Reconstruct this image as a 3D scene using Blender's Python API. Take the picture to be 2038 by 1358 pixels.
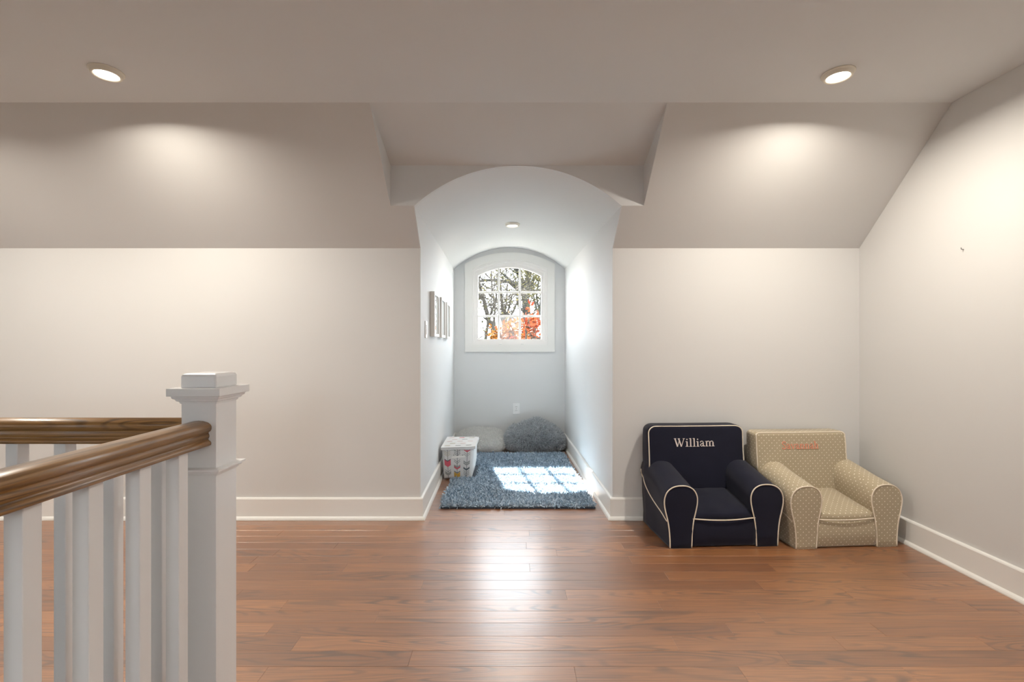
import bpy, bmesh, math, random
import numpy as np
from mathutils import Vector, Matrix, noise as mnoise
from mathutils.bvhtree import BVHTree

for o in list(bpy.data.objects):
    bpy.data.objects.remove(o, do_unlink=True)
scene = bpy.context.scene
COL = scene.collection
PI = math.pi

# ------------------------------------------------------------------ camera
F, VX, VY, H = 930.0, 1014.0, 684.0, 1.11        # focal length in pixels, vanishing point, eye height
cd = bpy.data.cameras.new('camera')
cam = bpy.data.objects.new('camera', cd)
COL.objects.link(cam)
cam.location = (0, 0, H)
cam.rotation_euler = (PI / 2, 0, 0)
cd.sensor_fit = 'HORIZONTAL'
cd.sensor_width = 36.0
cd.lens = F / 2038 * 36.0
cd.shift_x = (1019 - VX) / 2038
cd.shift_y = (VY - 679) / 2038
cd.clip_start = 0.05
cd.clip_end = 300
scene.camera = cam

# ------------------------------------------------------------------ light
scene.view_settings.view_transform = 'Standard'
scene.view_settings.look = 'None'
scene.view_settings.exposure = 0.3
scene.view_settings.gamma = 1.0
scene.view_settings.use_curve_mapping = False
SKY = 11.0
world = bpy.data.worlds.new('world')
scene.world = world
world.use_nodes = True
wb = world.node_tree.nodes['Background']
wb.inputs['Color'].default_value = (0.86, 0.93, 1.0, 1)
wb.inputs['Strength'].default_value = SKY
sl = bpy.data.lights.new('sun_offscreen', 'SUN')
sl.energy = 64.0
sl.angle = math.radians(0.6)
sl.color = (1.0, 0.94, 0.84)
sun = bpy.data.objects.new('sun_offscreen', sl)
COL.objects.link(sun)
sun.location = (-3, 12, 12)
sun.rotation_euler = Vector((0.19, -1.03, -1.115)).to_track_quat('-Z', 'Y').to_euler()
LAMP_W = 18.0
LAMP_COL = (1.0, 0.92, 0.80)

# ------------------------------------------------------------------ room numbers
D = 2.958                 # knee wall
KZ = 1.713                # knee wall top
CY, CZ = 2.337, 2.316     # line where slope meets the flat ceiling
RY = 2.745                # back of the dormer recess
RZ0, RZ1 = 1.920, 2.157   # recess back wall foot and head
RXL, RXR = -0.70, 0.79
BY = 5.09                 # alcove back wall
XE = 2.214                # right wall
XW = -4.3                 # left end of the room
YB = -3.0                 # wall behind the camera
SPR, CROWN = 1.920, 2.155
def axl(y): return -0.563 + (-0.602 + 0.563) * (y - D) / (BY - D)
def axr(y): return 0.652 + (0.602 - 0.652) * (y - D) / (BY - D)
def at(px, py, y): return Vector(((px - VX) / F * y, y, H - (py - VY) / F * y))

# ------------------------------------------------------------------ helpers
def mesh(name, verts, faces, mat=None, parent=None, smooth=False):
    me = bpy.data.meshes.new(name)
    me.from_pydata([tuple(v) for v in verts], [], faces)
    me.update()
    ob = bpy.data.objects.new(name, me)
    COL.objects.link(ob)
    if mat: me.materials.append(mat)
    if smooth:
        me.polygons.foreach_set('use_smooth', [True] * len(me.polygons))
    if parent: ob.parent = parent
    return ob

def from_bm(name, bm, mat=None, parent=None, smooth=False, recalc=True):
    if recalc: bmesh.ops.recalc_face_normals(bm, faces=bm.faces)
    me = bpy.data.meshes.new(name)
    bm.to_mesh(me); bm.free()
    ob = bpy.data.objects.new(name, me)
    COL.objects.link(ob)
    if mat: me.materials.append(mat)
    if smooth:
        me.polygons.foreach_set('use_smooth', [True] * len(me.polygons))
    if parent: ob.parent = parent
    return ob

def add_box(bm, x0, x1, y0, y1, z0, z1, bev=0.0, seg=1):
    vs = [bm.verts.new(p) for p in ((x0,y0,z0),(x1,y0,z0),(x1,y1,z0),(x0,y1,z0),(x0,y0,z1),(x1,y0,z1),(x1,y1,z1),(x0,y1,z1))]
    fs = [bm.faces.new([vs[i] for i in f]) for f in ((0,3,2,1),(4,5,6,7),(0,1,5,4),(1,2,6,5),(2,3,7,6),(3,0,4,7))]
    if bev > 0:
        es = list({e for f in fs for e in f.edges})
        bmesh.ops.bevel(bm, geom=es, offset=bev, segments=seg, affect='EDGES', profile=0.5)

def box(name, x0, x1, y0, y1, z0, z1, mat, parent=None, bev=0.0, seg=1):
    bm = bmesh.new()
    add_box(bm, x0, x1, y0, y1, z0, z1, bev, seg)
    return from_bm(name, bm, mat, parent)

def empty(name, loc, rz=0.0):
    o = bpy.data.objects.new(name, None)
    COL.objects.link(o)
    o.location = loc
    o.rotation_euler = (0, 0, rz)
    o.empty_display_size = 0.1
    return o

def tag(o, label, cat, group=None, kind=None):
    o['label'] = label
    o['category'] = cat
    if group: o['group'] = group
    if kind: o['kind'] = kind
    return o

def struct(o, label, cat):
    o['kind'] = 'structure'
    o['label'] = label
    o['category'] = cat
    return o

def slab(name, pts, inside, mat, thick=0.1, parent=None):
    """flat polygon whose visible side faces the vector `inside`, thickened away from it"""
    ob = mesh(name, pts, [list(range(len(pts)))], mat, parent)
    n = ob.data.polygons[0].normal
    if n.dot(Vector(inside)) < 0:
        ob.data.flip_normals()
    m = ob.modifiers.new('thickness', 'SOLIDIFY')
    m.thickness = thick; m.offset = -1
    return ob

def loft(name, rings, mat, parent=None, closed=True, caps=True, smooth=True, loop=False):
    n = len(rings[0])
    verts = [p for r in rings for p in r]
    faces = []
    m = len(rings)
    for i in range(m if loop else m - 1):
        a, b = i * n, ((i + 1) % m) * n
        for j in range(n if closed else n - 1):
            k = (j + 1) % n
            faces.append((a + j, a + k, b + k, b + j))
    if caps and not loop:
        faces.append(tuple(range(n))[::-1])
        faces.append(tuple(range((m - 1) * n, m * n)))
    ob = mesh(name, verts, faces, mat, parent, smooth)
    bm = bmesh.new(); bm.from_mesh(ob.data)
    bmesh.ops.recalc_face_normals(bm, faces=bm.faces)
    bm.to_mesh(ob.data); bm.free()
    return ob

def catmull(pts, n=6, closed=False):
    P = [Vector(p) for p in pts]
    out = []
    L = len(P)
    for i in range(L if closed else L - 1):
        p1, p2 = P[i], P[(i + 1) % L]
        p0 = P[i - 1] if (i > 0 or closed) else p1 * 2 - p2
        p3 = P[(i + 2) % L] if (i + 2 < L or closed) else p2 * 2 - p1
        for k in range(n):
            t = k / n
            out.append(0.5 * ((2 * p1) + (-p0 + p2) * t + (2 * p0 - 5 * p1 + 4 * p2 - p3) * t * t + (-p0 + 3 * p1 - 3 * p2 + p3) * t ** 3))
    if not closed: out.append(P[-1])
    return out

def tube_geo(pts, radii, sides=8):
    """verts and faces of a tube along pts"""
    verts, faces = [], []
    n = len(pts)
    up = Vector((0.13, 0.21, 0.97)).normalized()
    prev = None
    for i, p in enumerate(pts):
        t = (pts[min(i + 1, n - 1)] - pts[max(i - 1, 0)])
        if t.length < 1e-9: t = Vector((0, 0, 1))
        t.normalize()
        if prev is None:
            a = t.cross(up)
            if a.length < 1e-3: a = t.cross(Vector((1, 0, 0)))
        else:
            a = prev - t * prev.dot(t)
        a.normalize(); prev = a
        b = t.cross(a)
        r = radii[i] if hasattr(radii, '__len__') else radii
        for s in range(sides):
            an = 2 * PI * s / sides
            verts.append(p + (a * math.cos(an) + b * math.sin(an)) * r)
    for i in range(n - 1):
        for s in range(sides):
            k = (s + 1) % sides
            faces.append((i * sides + s, i * sides + k, (i + 1) * sides + k, (i + 1) * sides + s))
    faces.append(tuple(range(sides))[::-1])
    faces.append(tuple(range((n - 1) * sides, n * sides)))
    return verts, faces

def tube(name, pts, r, mat, parent=None, sides=8):
    v, f = tube_geo([Vector(p) for p in pts], r, sides)
    return mesh(name, v, f, mat, parent, True)

def wrinkle(ob, amp, freq, seed=0.0, amp2=0.0):
    me = ob.data
    off = Vector((seed * 3.1, seed * 1.7, seed * 2.3))
    ns = [v.normal.copy() for v in me.vertices]
    for v, nn in zip(me.vertices, ns):
        d = mnoise.noise(v.co * freq + off) * amp
        if amp2: d += mnoise.noise(v.co * freq * 2.7 + off) * amp2
        v.co += nn * d
    me.update()

# ------------------------------------------------------------------ materials
def new_mat(name):
    m = bpy.data.materials.new(name)
    m.use_nodes = True
    nt = m.node_tree
    b = nt.nodes['Principled BSDF']
    return m, nt, b

def nd(nt, t, **kw):
    n = nt.nodes.new(t)
    for k, v in kw.items(): setattr(n, k, v)
    return n

def paint(name, col, rough=0.6, bump=0.02, scale=220, var=0.03, spec=0.3):
    m, nt, b = new_mat(name)
    tc = nd(nt, 'ShaderNodeNewGeometry')
    n1 = nd(nt, 'ShaderNodeTexNoise'); n1.inputs['Scale'].default_value = 1.3; n1.inputs['Detail'].default_value = 2
    nt.links.new(tc.outputs['Position'], n1.inputs['Vector'])
    mx = nd(nt, 'ShaderNodeMix', data_type='RGBA')
    mx.inputs['A'].default_value = (*[c * (1 - var) for c in col], 1)
    mx.inputs['B'].default_value = (*[min(1, c * (1 + var)) for c in col], 1)
    nt.links.new(n1.outputs['Fac'], mx.inputs['Factor'])
    nt.links.new(mx.outputs['Result'], b.inputs['Base Color'])
    b.inputs['Roughness'].default_value = rough
    b.inputs['Specular IOR Level'].default_value = spec
    if bump > 0:
        n2 = nd(nt, 'ShaderNodeTexNoise'); n2.inputs['Scale'].default_value = scale; n2.inputs['Detail'].default_value = 3
        nt.links.new(tc.outputs['Position'], n2.inputs['Vector'])
        bp = nd(nt, 'ShaderNodeBump'); bp.inputs['Strength'].default_value = bump; bp.inputs['Distance'].default_value = 0.002
        nt.links.new(n2.outputs['Fac'], bp.inputs['Height'])
        nt.links.new(bp.outputs['Normal'], b.inputs['Normal'])
    return m

def wood(name, dark, mid, light, rough=0.2, along='X', coat=0.6, contrast=1.0, plank_var=0.35, coat_rough=0.14, spec=0.5, coat_ior=1.55):
    m, nt, b = new_mat(name)
    L = nt.links
    geo = nd(nt, 'ShaderNodeNewGeometry')
    info = nd(nt, 'ShaderNodeObjectInfo')
    mp = nd(nt, 'ShaderNodeMapping')
    sc = {'X': (1.0, 8.0, 8.0), 'Y': (8.0, 1.0, 8.0)}[along]
    mp.inputs['Scale'].default_value = sc
    mul = nd(nt, 'ShaderNodeVectorMath', operation='SCALE'); mul.inputs[0].default_value = (37.0, 53.0, 71.0)
    L.new(info.outputs['Random'], mul.inputs['Scale'])
    L.new(geo.outputs['Position'], mp.inputs['Vector'])
    add = nd(nt, 'ShaderNodeVectorMath', operation='ADD')
    L.new(mp.outputs['Vector'], add.inputs[0]); L.new(mul.outputs['Vector'], add.inputs[1])
    # cathedral figure: contour lines of a stretched soft noise
    n1 = nd(nt, 'ShaderNodeTexNoise'); n1.inputs['Scale'].default_value = 1.15; n1.inputs['Detail'].default_value = 1.5; n1.inputs['Roughness'].default_value = 0.45; n1.inputs['Distortion'].default_value = 0.25
    L.new(add.outputs['Vector'], n1.inputs['Vector'])
    m1 = nd(nt, 'ShaderNodeMath', operation='MULTIPLY'); m1.inputs[1].default_value = 105.0
    L.new(n1.outputs['Fac'], m1.inputs[0])
    s1 = nd(nt, 'ShaderNodeMath', operation='SINE'); L.new(m1.outputs[0], s1.inputs[0])
    r1 = nd(nt, 'ShaderNodeMapRange'); r1.inputs['From Min'].default_value = 0.1; r1.inputs['From Max'].default_value = 1.0
    L.new(s1.outputs[0], r1.inputs['Value'])
    # patchy strength of the figure
    n3 = nd(nt, 'ShaderNodeTexNoise'); n3.inputs['Scale'].default_value = 1.4; n3.inputs['Detail'].default_value = 2
    L.new(add.outputs['Vector'], n3.inputs['Vector'])
    r3 = nd(nt, 'ShaderNodeMapRange'); r3.inputs['From Min'].default_value = 0.40; r3.inputs['From Max'].default_value = 0.66
    L.new(n3.outputs['Fac'], r3.inputs['Value'])
    fig = nd(nt, 'ShaderNodeMath', operation='MULTIPLY'); L.new(r1.outputs[0], fig.inputs[0]); L.new(r3.outputs[0], fig.inputs[1])
    # fine fibres
    mp2 = nd(nt, 'ShaderNodeMapping')
    mp2.inputs['Scale'].default_value = {'X': (5.0, 190.0, 190.0), 'Y': (190.0, 5.0, 190.0)}[along]
    L.new(geo.outputs['Position'], mp2.inputs['Vector'])
    add2 = nd(nt, 'ShaderNodeVectorMath', operation='ADD')
    L.new(mp2.outputs['Vector'], add2.inputs[0]); L.new(mul.outputs['Vector'], add2.inputs[1])
    n2 = nd(nt, 'ShaderNodeTexNoise'); n2.inputs['Scale'].default_value = 1.0; n2.inputs['Detail'].default_value = 3
    L.new(add2.outputs['Vector'], n2.inputs['Vector'])
    r2 = nd(nt, 'ShaderNodeMapRange'); r2.inputs['From Min'].default_value = 0.38; r2.inputs['From Max'].default_value = 0.72
    L.new(n2.outputs['Fac'], r2.inputs['Value'])
    # base tone per board
    c0 = nd(nt, 'ShaderNodeMix', data_type='RGBA')
    c0.inputs['A'].default_value = (*mid, 1); c0.inputs['B'].default_value = (*light, 1)
    rb = nd(nt, 'ShaderNodeMath', operation='MULTIPLY_ADD'); rb.inputs[1].default_value = plank_var * 2; rb.inputs[2].default_value = 0.5 - plank_var
    L.new(info.outputs['Random'], rb.inputs[0])
    L.new(rb.outputs[0], c0.inputs['Factor'])
    f1 = nd(nt, 'ShaderNodeMath', operation='MULTIPLY'); f1.inputs[1].default_value = 0.62 * contrast; L.new(fig.outputs[0], f1.inputs[0])
    c1 = nd(nt, 'ShaderNodeMix', data_type='RGBA'); c1.inputs['B'].default_value = (*dark, 1)
    L.new(c0.outputs['Result'], c1.inputs['A']); L.new(f1.outputs[0], c1.inputs['Factor'])
    f2 = nd(nt, 'ShaderNodeMath', operation='MULTIPLY'); f2.inputs[1].default_value = 0.42 * contrast; L.new(r2.outputs[0], f2.inputs[0])
    c2 = nd(nt, 'ShaderNodeMix', data_type='RGBA'); c2.inputs['B'].default_value = (*dark, 1)
    L.new(c1.outputs['Result'], c2.inputs['A']); L.new(f2.outputs[0], c2.inputs['Factor'])
    L.new(c2.outputs['Result'], b.inputs['Base Color'])
    b.inputs['Roughness'].default_value = rough
    b.inputs['Coat Weight'].default_value = coat
    b.inputs['Specular IOR Level'].default_value = spec
    b.inputs['Coat Roughness'].default_value = coat_rough
    b.inputs['Coat IOR'].default_value = coat_ior
    sm = nd(nt, 'ShaderNodeMath', operation='ADD'); L.new(fig.outputs[0], sm.inputs[0]); L.new(r2.outputs[0], sm.inputs[1])
    bp = nd(nt, 'ShaderNodeBump', invert=True); bp.inputs['Strength'].default_value = 0.12; bp.inputs['Distance'].default_value = 0.001
    L.new(sm.outputs[0], bp.inputs['Height'])
    L.new(bp.outputs['Normal'], b.inputs['Normal']); L.new(bp.outputs['Normal'], b.inputs['Coat Normal'])
    return m

def fabric(name, col, var=0.12, rough=0.9, weave=900, sheen=0.3):
    m, nt, b = new_mat(name)
    L = nt.links
    tc = nd(nt, 'ShaderNodeTexCoord')
    n1 = nd(nt, 'ShaderNodeTexNoise'); n1.inputs['Scale'].default_value = 14; n1.inputs['Detail'].default_value = 4
    L.new(tc.outputs['Object'], n1.inputs['Vector'])
    mx = nd(nt, 'ShaderNodeMix', data_type='RGBA')
    mx.inputs['A'].default_value = (*[c * (1 - var) for c in col], 1); mx.inputs['B'].default_value = (*[c * (1 + var) for c in col], 1)
    L.new(n1.outputs['Fac'], mx.inputs['Factor'])
    L.new(mx.outputs['Result'], b.inputs['Base Color'])
    b.inputs['Roughness'].default_value = rough
    b.inputs['Specular IOR Level'].default_value = 0.2
    b.inputs['Sheen Weight'].default_value = sheen
    n2 = nd(nt, 'ShaderNodeTexNoise'); n2.inputs['Scale'].default_value = weave; n2.inputs['Detail'].default_value = 1
    L.new(tc.outputs['Object'], n2.inputs['Vector'])
    bp = nd(nt, 'ShaderNodeBump'); bp.inputs['Strength'].default_value = 0.25; bp.inputs['Distance'].default_value = 0.001
    L.new(n2.outputs['Fac'], bp.inputs['Height']); L.new(bp.outputs['Normal'], b.inputs['Normal'])
    return m, nt, b, mx

def dotted(name, col, dot, pitch=0.031, rad=0.085):
    m, nt, b, mx = fabric(name, col, 0.06)
    L = nt.links
    uv = nd(nt, 'ShaderNodeUVMap', uv_map='UVMap')
    def lattice(off):
        a = nd(nt, 'ShaderNodeVectorMath', operation='SCALE'); a.inputs['Scale'].default_value = 1 / pitch
        L.new(uv.outputs['UV'], a.inputs[0])
        ad = nd(nt, 'ShaderNodeVectorMath', operation='ADD'); ad.inputs[1].default_value = (off, off, 0); L.new(a.outputs['Vector'], ad.inputs[0])
        fr = nd(nt, 'ShaderNodeVectorMath', operation='FRACTION'); L.new(ad.outputs['Vector'], fr.inputs[0])
        sb = nd(nt, 'ShaderNodeVectorMath', operation='SUBTRACT'); sb.inputs[1].default_value = (0.5, 0.5, 0); L.new(fr.outputs['Vector'], sb.inputs[0])
        ln = nd(nt, 'ShaderNodeVectorMath', operation='LENGTH'); L.new(sb.outputs['Vector'], ln.inputs[0])
        return ln
    mn = nd(nt, 'ShaderNodeMath', operation='MINIMUM')
    L.new(lattice(0.0).outputs['Value'], mn.inputs[0]); L.new(lattice(0.5).outputs['Value'], mn.inputs[1])
    lt = nd(nt, 'ShaderNodeMath', operation='LESS_THAN'); lt.inputs[1].default_value = rad; L.new(mn.outputs[0], lt.inputs[0])
    c = nd(nt, 'ShaderNodeMix', data_type='RGBA'); c.inputs['B'].default_value = (*dot, 1)
    L.new(mx.outputs['Result'], c.inputs['A']); L.new(lt.outputs[0], c.inputs['Factor'])
    L.new(c.outputs['Result'], b.inputs['Base Color'])
    return m

def strand(name, dark, light, rough=0.85, trans=0.0):
    m, nt, b = new_mat(name)
    g = nd(nt, 'ShaderNodeNewGeometry')
    mx = nd(nt, 'ShaderNodeMix', data_type='RGBA')
    mx.inputs['A'].default_value = (*dark, 1); mx.inputs['B'].default_value = (*light, 1)
    nt.links.new(g.outputs['Random Per Island'], mx.inputs['Factor'])
    nt.links.new(mx.outputs['Result'], b.inputs['Base Color'])
    b.inputs['Roughness'].default_value = rough
    b.inputs['Specular IOR Level'].default_value = 0.15
    if trans:
        t = nd(nt, 'ShaderNodeBsdfTranslucent'); nt.links.new(mx.outputs['Result'], t.inputs['Color'])
        ms = nd(nt, 'ShaderNodeMixShader'); ms.inputs[0].default_value = trans
        nt.links.new(b.outputs[0], ms.inputs[1]); nt.links.new(t.outputs[0], ms.inputs[2])
        nt.links.new(ms.outputs[0], nt.nodes['Material Output'].inputs['Surface'])
    return m

def emitter(name, col, s):
    m, nt, b = new_mat(name)
    b.inputs['Base Color'].default_value = (*col, 1)
    b.inputs['Emission Color'].default_value = (*col, 1)
    b.inputs['Emission Strength'].default_value = s
    return m

def glass(name):
    m, nt, b = new_mat(name)
    nt.nodes.remove(b)
    t = nd(nt, 'ShaderNodeBsdfTransparent'); t.inputs['Color'].default_value = (0.97, 0.985, 0.98, 1)
    g = nd(nt, 'ShaderNodeBsdfGlossy'); g.inputs['Roughness'].default_value = 0.02
    lw = nd(nt, 'ShaderNodeLayerWeight'); lw.inputs['Blend'].default_value = 0.5
    pw = nd(nt, 'ShaderNodeMath', operation='POWER'); pw.inputs[1].default_value = 4.0; nt.links.new(lw.outputs['Facing'], pw.inputs[0])
    fr = nd(nt, 'ShaderNodeMath', operation='MULTIPLY_ADD'); fr.inputs[1].default_value = 0.9; fr.inputs[2].default_value = 0.03; nt.links.new(pw.outputs[0], fr.inputs[0])
    ms = nd(nt, 'ShaderNodeMixShader')
    nt.links.new(fr.outputs[0], ms.inputs[0]); nt.links.new(t.outputs[0], ms.inputs[1]); nt.links.new(g.outputs[0], ms.inputs[2])
    nt.links.new(ms.outputs[0], nt.nodes['Material Output'].inputs['Surface'])
    return m

M_WALL = paint('wall_paint', (0.70, 0.694, 0.682), 0.65, 0.05)
M_CEIL = paint('ceiling_paint', (0.72, 0.725, 0.725), 0.7, 0.05)
M_ALC = paint('alcove_paint', (0.735, 0.742, 0.745), 0.6, 0.05)
M_TRIM = paint('white_trim', (0.84, 0.835, 0.81), 0.32, 0.0, var=0.01, spec=0.5)
M_RAILW = paint('white_railing_paint', (0.84, 0.84, 0.845), 0.35, 0.01, 90, 0.01, 0.5)
M_VINYL = paint('white_window_vinyl', (0.86, 0.845, 0.83), 0.3, 0.0, var=0.01, spec=0.5)
M_PLATE = paint('white_plate_plastic', (0.85, 0.85, 0.85), 0.3, 0.0, var=0.01, spec=0.5)
M_SLOT = paint('dark_slot', (0.03, 0.03, 0.03), 0.5, 0.0)
M_FLOOR = wood('oak_floor', (0.060, 0.022, 0.010), (0.255, 0.088, 0.019), (0.43, 0.168, 0.046), 0.55, 'X', 1.0, 1.25, 0.48, 0.28, 0.9, 2.0)
M_SUB = paint('subfloor', (0.11, 0.05, 0.025), 0.8, 0.0)
M_RAILX = wood('oak_handrail_x', (0.060, 0.026, 0.007), (0.30, 0.148, 0.036), (0.38, 0.20, 0.058), 0.4, 'X', 0.4, 1.5, 0.1, 0.28)
M_RAILY = wood('oak_handrail_y', (0.060, 0.026, 0.007), (0.30, 0.148, 0.036), (0.38, 0.20, 0.058), 0.4, 'Y', 0.4, 1.5, 0.1, 0.28)
M_GLASS = glass('window_glass')
M_NAVY = fabric('navy_twill', (0.0105, 0.0115, 0.026), 0.18, 0.85, 1200, 0.12)[0]
M_DOT = dotted('sand_dotted_canvas', (0.46, 0.385, 0.265), (0.86, 0.81, 0.70))
M_PIPE = fabric('cream_piping', (0.82, 0.73, 0.60), 0.04, 0.8, 1500, 0.1)[0]
M_THREADW = fabric('white_thread', (0.78, 0.70, 0.66), 0.05, 0.7, 2500, 0.2)[0]
M_THREADP = fabric('salmon_thread', (0.80, 0.33, 0.22), 0.08, 0.7, 2500, 0.2)[0]
M_RUGB = fabric('rug_backing', (0.035, 0.055, 0.085), 0.1)[0]
M_PILE = strand('rug_pile', (0.24, 0.345, 0.45), (0.70, 0.81, 0.92), 0.85, 0.08)
M_FURL = strand('light_grey_fur', (0.82, 0.82, 0.81), (0.96, 0.96, 0.95), 0.85, 0.5)
M_FURD = strand('grey_fur', (0.42, 0.45, 0.48), (0.86, 0.885, 0.91), 0.85, 0.4)
M_FURLB = fabric('light_grey_pillow_cloth', (0.88, 0.88, 0.87), 0.05)[0]
M_FURDB = fabric('grey_pillow_cloth', (0.36, 0.385, 0.41), 0.08)[0]

# ------------------------------------------------------------------ floor with boards
P0 = 0.0835
rnd = random.Random(7)
WELL_X, WELL_Y = -0.985, 1.40      # the stairwell lies left of the near rail and before the far rail
floor = mesh('floor', [], [], M_SUB)
bm = bmesh.new()
add_box(bm, WELL_X + 0.0, XE + 0.1, YB - 0.1, D, -0.20, -0.012)
add_box(bm, XW - 0.1, WELL_X, WELL_Y, D, -0.20, -0.012)
add_box(bm, XW - 0.1, -2.9, YB - 0.1, WELL_Y, -0.20, -0.012)
add_box(bm, -0.72, 0.76, D, BY + 0.1, -0.20, -0.012)
bm.to_mesh(floor.data); bm.free()
struct(floor, 'medium brown oak floor of narrow boards laid crosswise', 'floor')
known = {  # measured butt joints, row index -> x positions
    0: [0.637, -0.956, 1.95], -1: [1.017, -0.536, 2.1], -2: [0.856, 1.43, -0.93], -3: [0.614, 1.22, 1.76, -0.79], -4: [0.966, -0.35],
    4: [-1.274, -0.814, 0.1, 1.3], 5: [-0.66, 0.62, 1.75], 3: [-1.6, 0.75, 1.9], 1: [-1.2, 0.25, 1.5], 2: [-0.4, 1.15]}
nplank = 0
def plank(x0, x1, y0, y1):
    global nplank
    g = 0.0002
    bm = bmesh.new()
    t = rnd.uniform(-0.00025, 0.00025)
    add_box(bm, x0 + g, x1 - g, y0 + g, y1 - g, -0.012, t)
    top = [e for e in bm.edges if all(v.co.z > -0.006 for v in e.verts)]
    bmesh.ops.bevel(bm, geom=top, offset=0.0006, segments=1, affect='EDGES')
    ob = from_bm('plank', bm, M_FLOOR, floor)
    nplank += 1
def board_row(y0, y1, xa, xb, joints=None):
    xs = [xa]
    if joints:
        js = sorted(joints)
        # fill far ends at random
        x = js[0]
        left = []
        while x - xa > 1.5:
            x -= rnd.uniform(0.6, 1.4)
            if x - xa > 0.25: left.append(x)
        js = sorted(left) + js
        xs += [j for j in js if xa + 0.1 < j < xb - 0.1]
    else:
        x = xa + rnd.uniform(0.2, 1.2)
        while x < xb - 0.25:
            xs.append(x); x += rnd.uniform(0.5, 1.5)
    xs.append(xb)
    for a, b in zip(xs, xs[1:]): plank(a, b, y0, y1)
row0 = 1.9385
k = -7
while True:
    y0 = row0 + k * P0
    if y0 > BY: break
    y1 = min(y0 + P0, BY + 0.02)
    if y0 < D - 0.02:
        if y1 <= WELL_Y + 0.001: xa = WELL_X
        else: xa = XW
        if y1 > D: # board running into the alcove mouth: split at the wall
            board_row(y0, D, xa, axl(D) - 0.001, None)
            board_row(y0, D, axr(D) + 0.001, XE, None)
            board_row(y0, y1, axl(D) , axr(D), None)
        else:
            board_row(y0, y1, xa, XE, known.get(k))
    else:
        board_row(y0, y1, axl(y0) - 0.02, axr(y0) + 0.02, None)
    k += 1
# boards behind the picture's lower edge, towards and behind the camera: out of view, one joined part
bm = bmesh.new()
y = row0 - 7 * P0
while y - P0 > YB:
    x = WELL_X
    while x < XE - 0.05:
        x2 = min(XE, x + rnd.uniform(0.6, 1.5))
        add_box(bm, x + 0.0004, x2 - 0.0004, y - P0 + 0.0004, y - 0.0004, -0.012, 0)
        x = x2
    y -= P0
rest = from_bm('planks_beyond_view', bm, M_FLOOR, floor)
rest['kind'] = 'stuff'
rest['label'] = 'further oak floor boards'
# stairwell shaft below floor level
M_SHAFT = M_WALL
sw = mesh('wall_stairwell', [], [], M_WALL)
bm = bmesh.new()
add_box(bm, -2.9, WELL_X, WELL_Y, WELL_Y + 0.1, -2.7, -0.20)
add_box(bm, -2.9, WELL_X, YB - 0.1, YB, -2.7, -0.20)
add_box(bm, -3.0, -2.9, YB - 0.1, WELL_Y + 0.1, -2.7, -0.20)
add_box(bm, WELL_X, WELL_X + 0.1, YB - 0.1, WELL_Y + 0.1, -2.7, -0.20)
add_box(bm, -3.0, WELL_X + 0.1, YB - 0.1, WELL_Y + 0.1, -2.8, -2.7)
bm.to_mesh(sw.data); bm.free()
struct(sw, 'plain painted walls of the stairwell below the railing', 'wall')

# ------------------------------------------------------------------ walls and ceilings
o = slab('wall_left', [(XW, D, 0), (axl(D) - .006, D, 0), (axl(D) - .006, D, KZ), (XW, D, KZ)], (0, -1, 0), M_WALL)
struct(o, 'low cream knee wall behind the stair railing', 'wall')
o = slab('wall_right', [(axr(D) + .006, D, 0), (XE, D, 0), (XE, D, KZ), (axr(D) + .006, D, KZ)], (0, -1, 0), M_WALL)
struct(o, 'low cream knee wall behind the two small armchairs', 'wall')
o = slab('wall_gable', [(XE, YB, 0), (XE, D, 0), (XE, D, KZ), (XE, CY, CZ), (XE, YB, CZ)], (-1, 0, 0), M_WALL)
struct(o, 'cream gable end wall following the sloped ceiling', 'wall')
o = slab('wall_far_left', [(XW, YB, -0.2), (XW, D, -0.2), (XW, D, KZ), (XW, CY, CZ), (XW, YB, CZ)], (1, 0, 0), M_WALL)
struct(o, 'cream end wall past the stairwell', 'wall')
ceil = slab('ceiling', [(XW, YB, CZ), (XE, YB, CZ), (XE, CY, CZ), (XW, CY, CZ)], (0, 0, -1), M_CEIL)
struct(ceil, 'flat white painted ceiling with recessed lights', 'ceiling')
o = slab('ceiling_slope_left', [(XW, D, KZ), (axl(D) - .006, D, KZ), (axl(RY) - .006, RY, RZ0), (RXL, RY, RZ0), (RXL, CY, CZ), (XW, CY, CZ)], (0, -1, -1), M_WALL)
struct(o, 'sloped ceiling rising from the knee wall behind the railing', 'ceiling')
o = slab('ceiling_slope_right', [(XE, D, KZ), (axr(D) + .006, D, KZ), (axr(RY) + .006, RY, RZ0), (RXR, RY, RZ0), (RXR, CY, CZ), (XE, CY, CZ)], (0, -1, -1), M_WALL)
struct(o, 'sloped ceiling rising from the knee wall behind the armchairs', 'ceiling')
# recess above the alcove mouth
o = slab('ceiling_recess', [(RXL, CY, CZ), (RXR, CY, CZ), (RXR, RY, RZ1), (RXL, RY, RZ1)], (0, 0, -1), M_CEIL, 0.06)
struct(o, 'gently sloping top of the recess above the arched alcove', 'ceiling')
o = slab('wall_recess_left', [(RXL + .001, CY, CZ), (RXL + .001, RY, RZ1), (RXL + .001, RY, RZ0)], (1, 0, 0), M_CEIL, 0.0008)
struct(o, 'triangular cheek of the recess on the railing side', 'wall')
o = slab('wall_recess_right', [(RXR - .001, CY, CZ), (RXR - .001, RY, RZ1), (RXR - .001, RY, RZ0)], (-1, 0, 0), M_CEIL, 0.0008)
struct(o, 'triangular cheek of the recess on the armchair side', 'wall')

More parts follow.
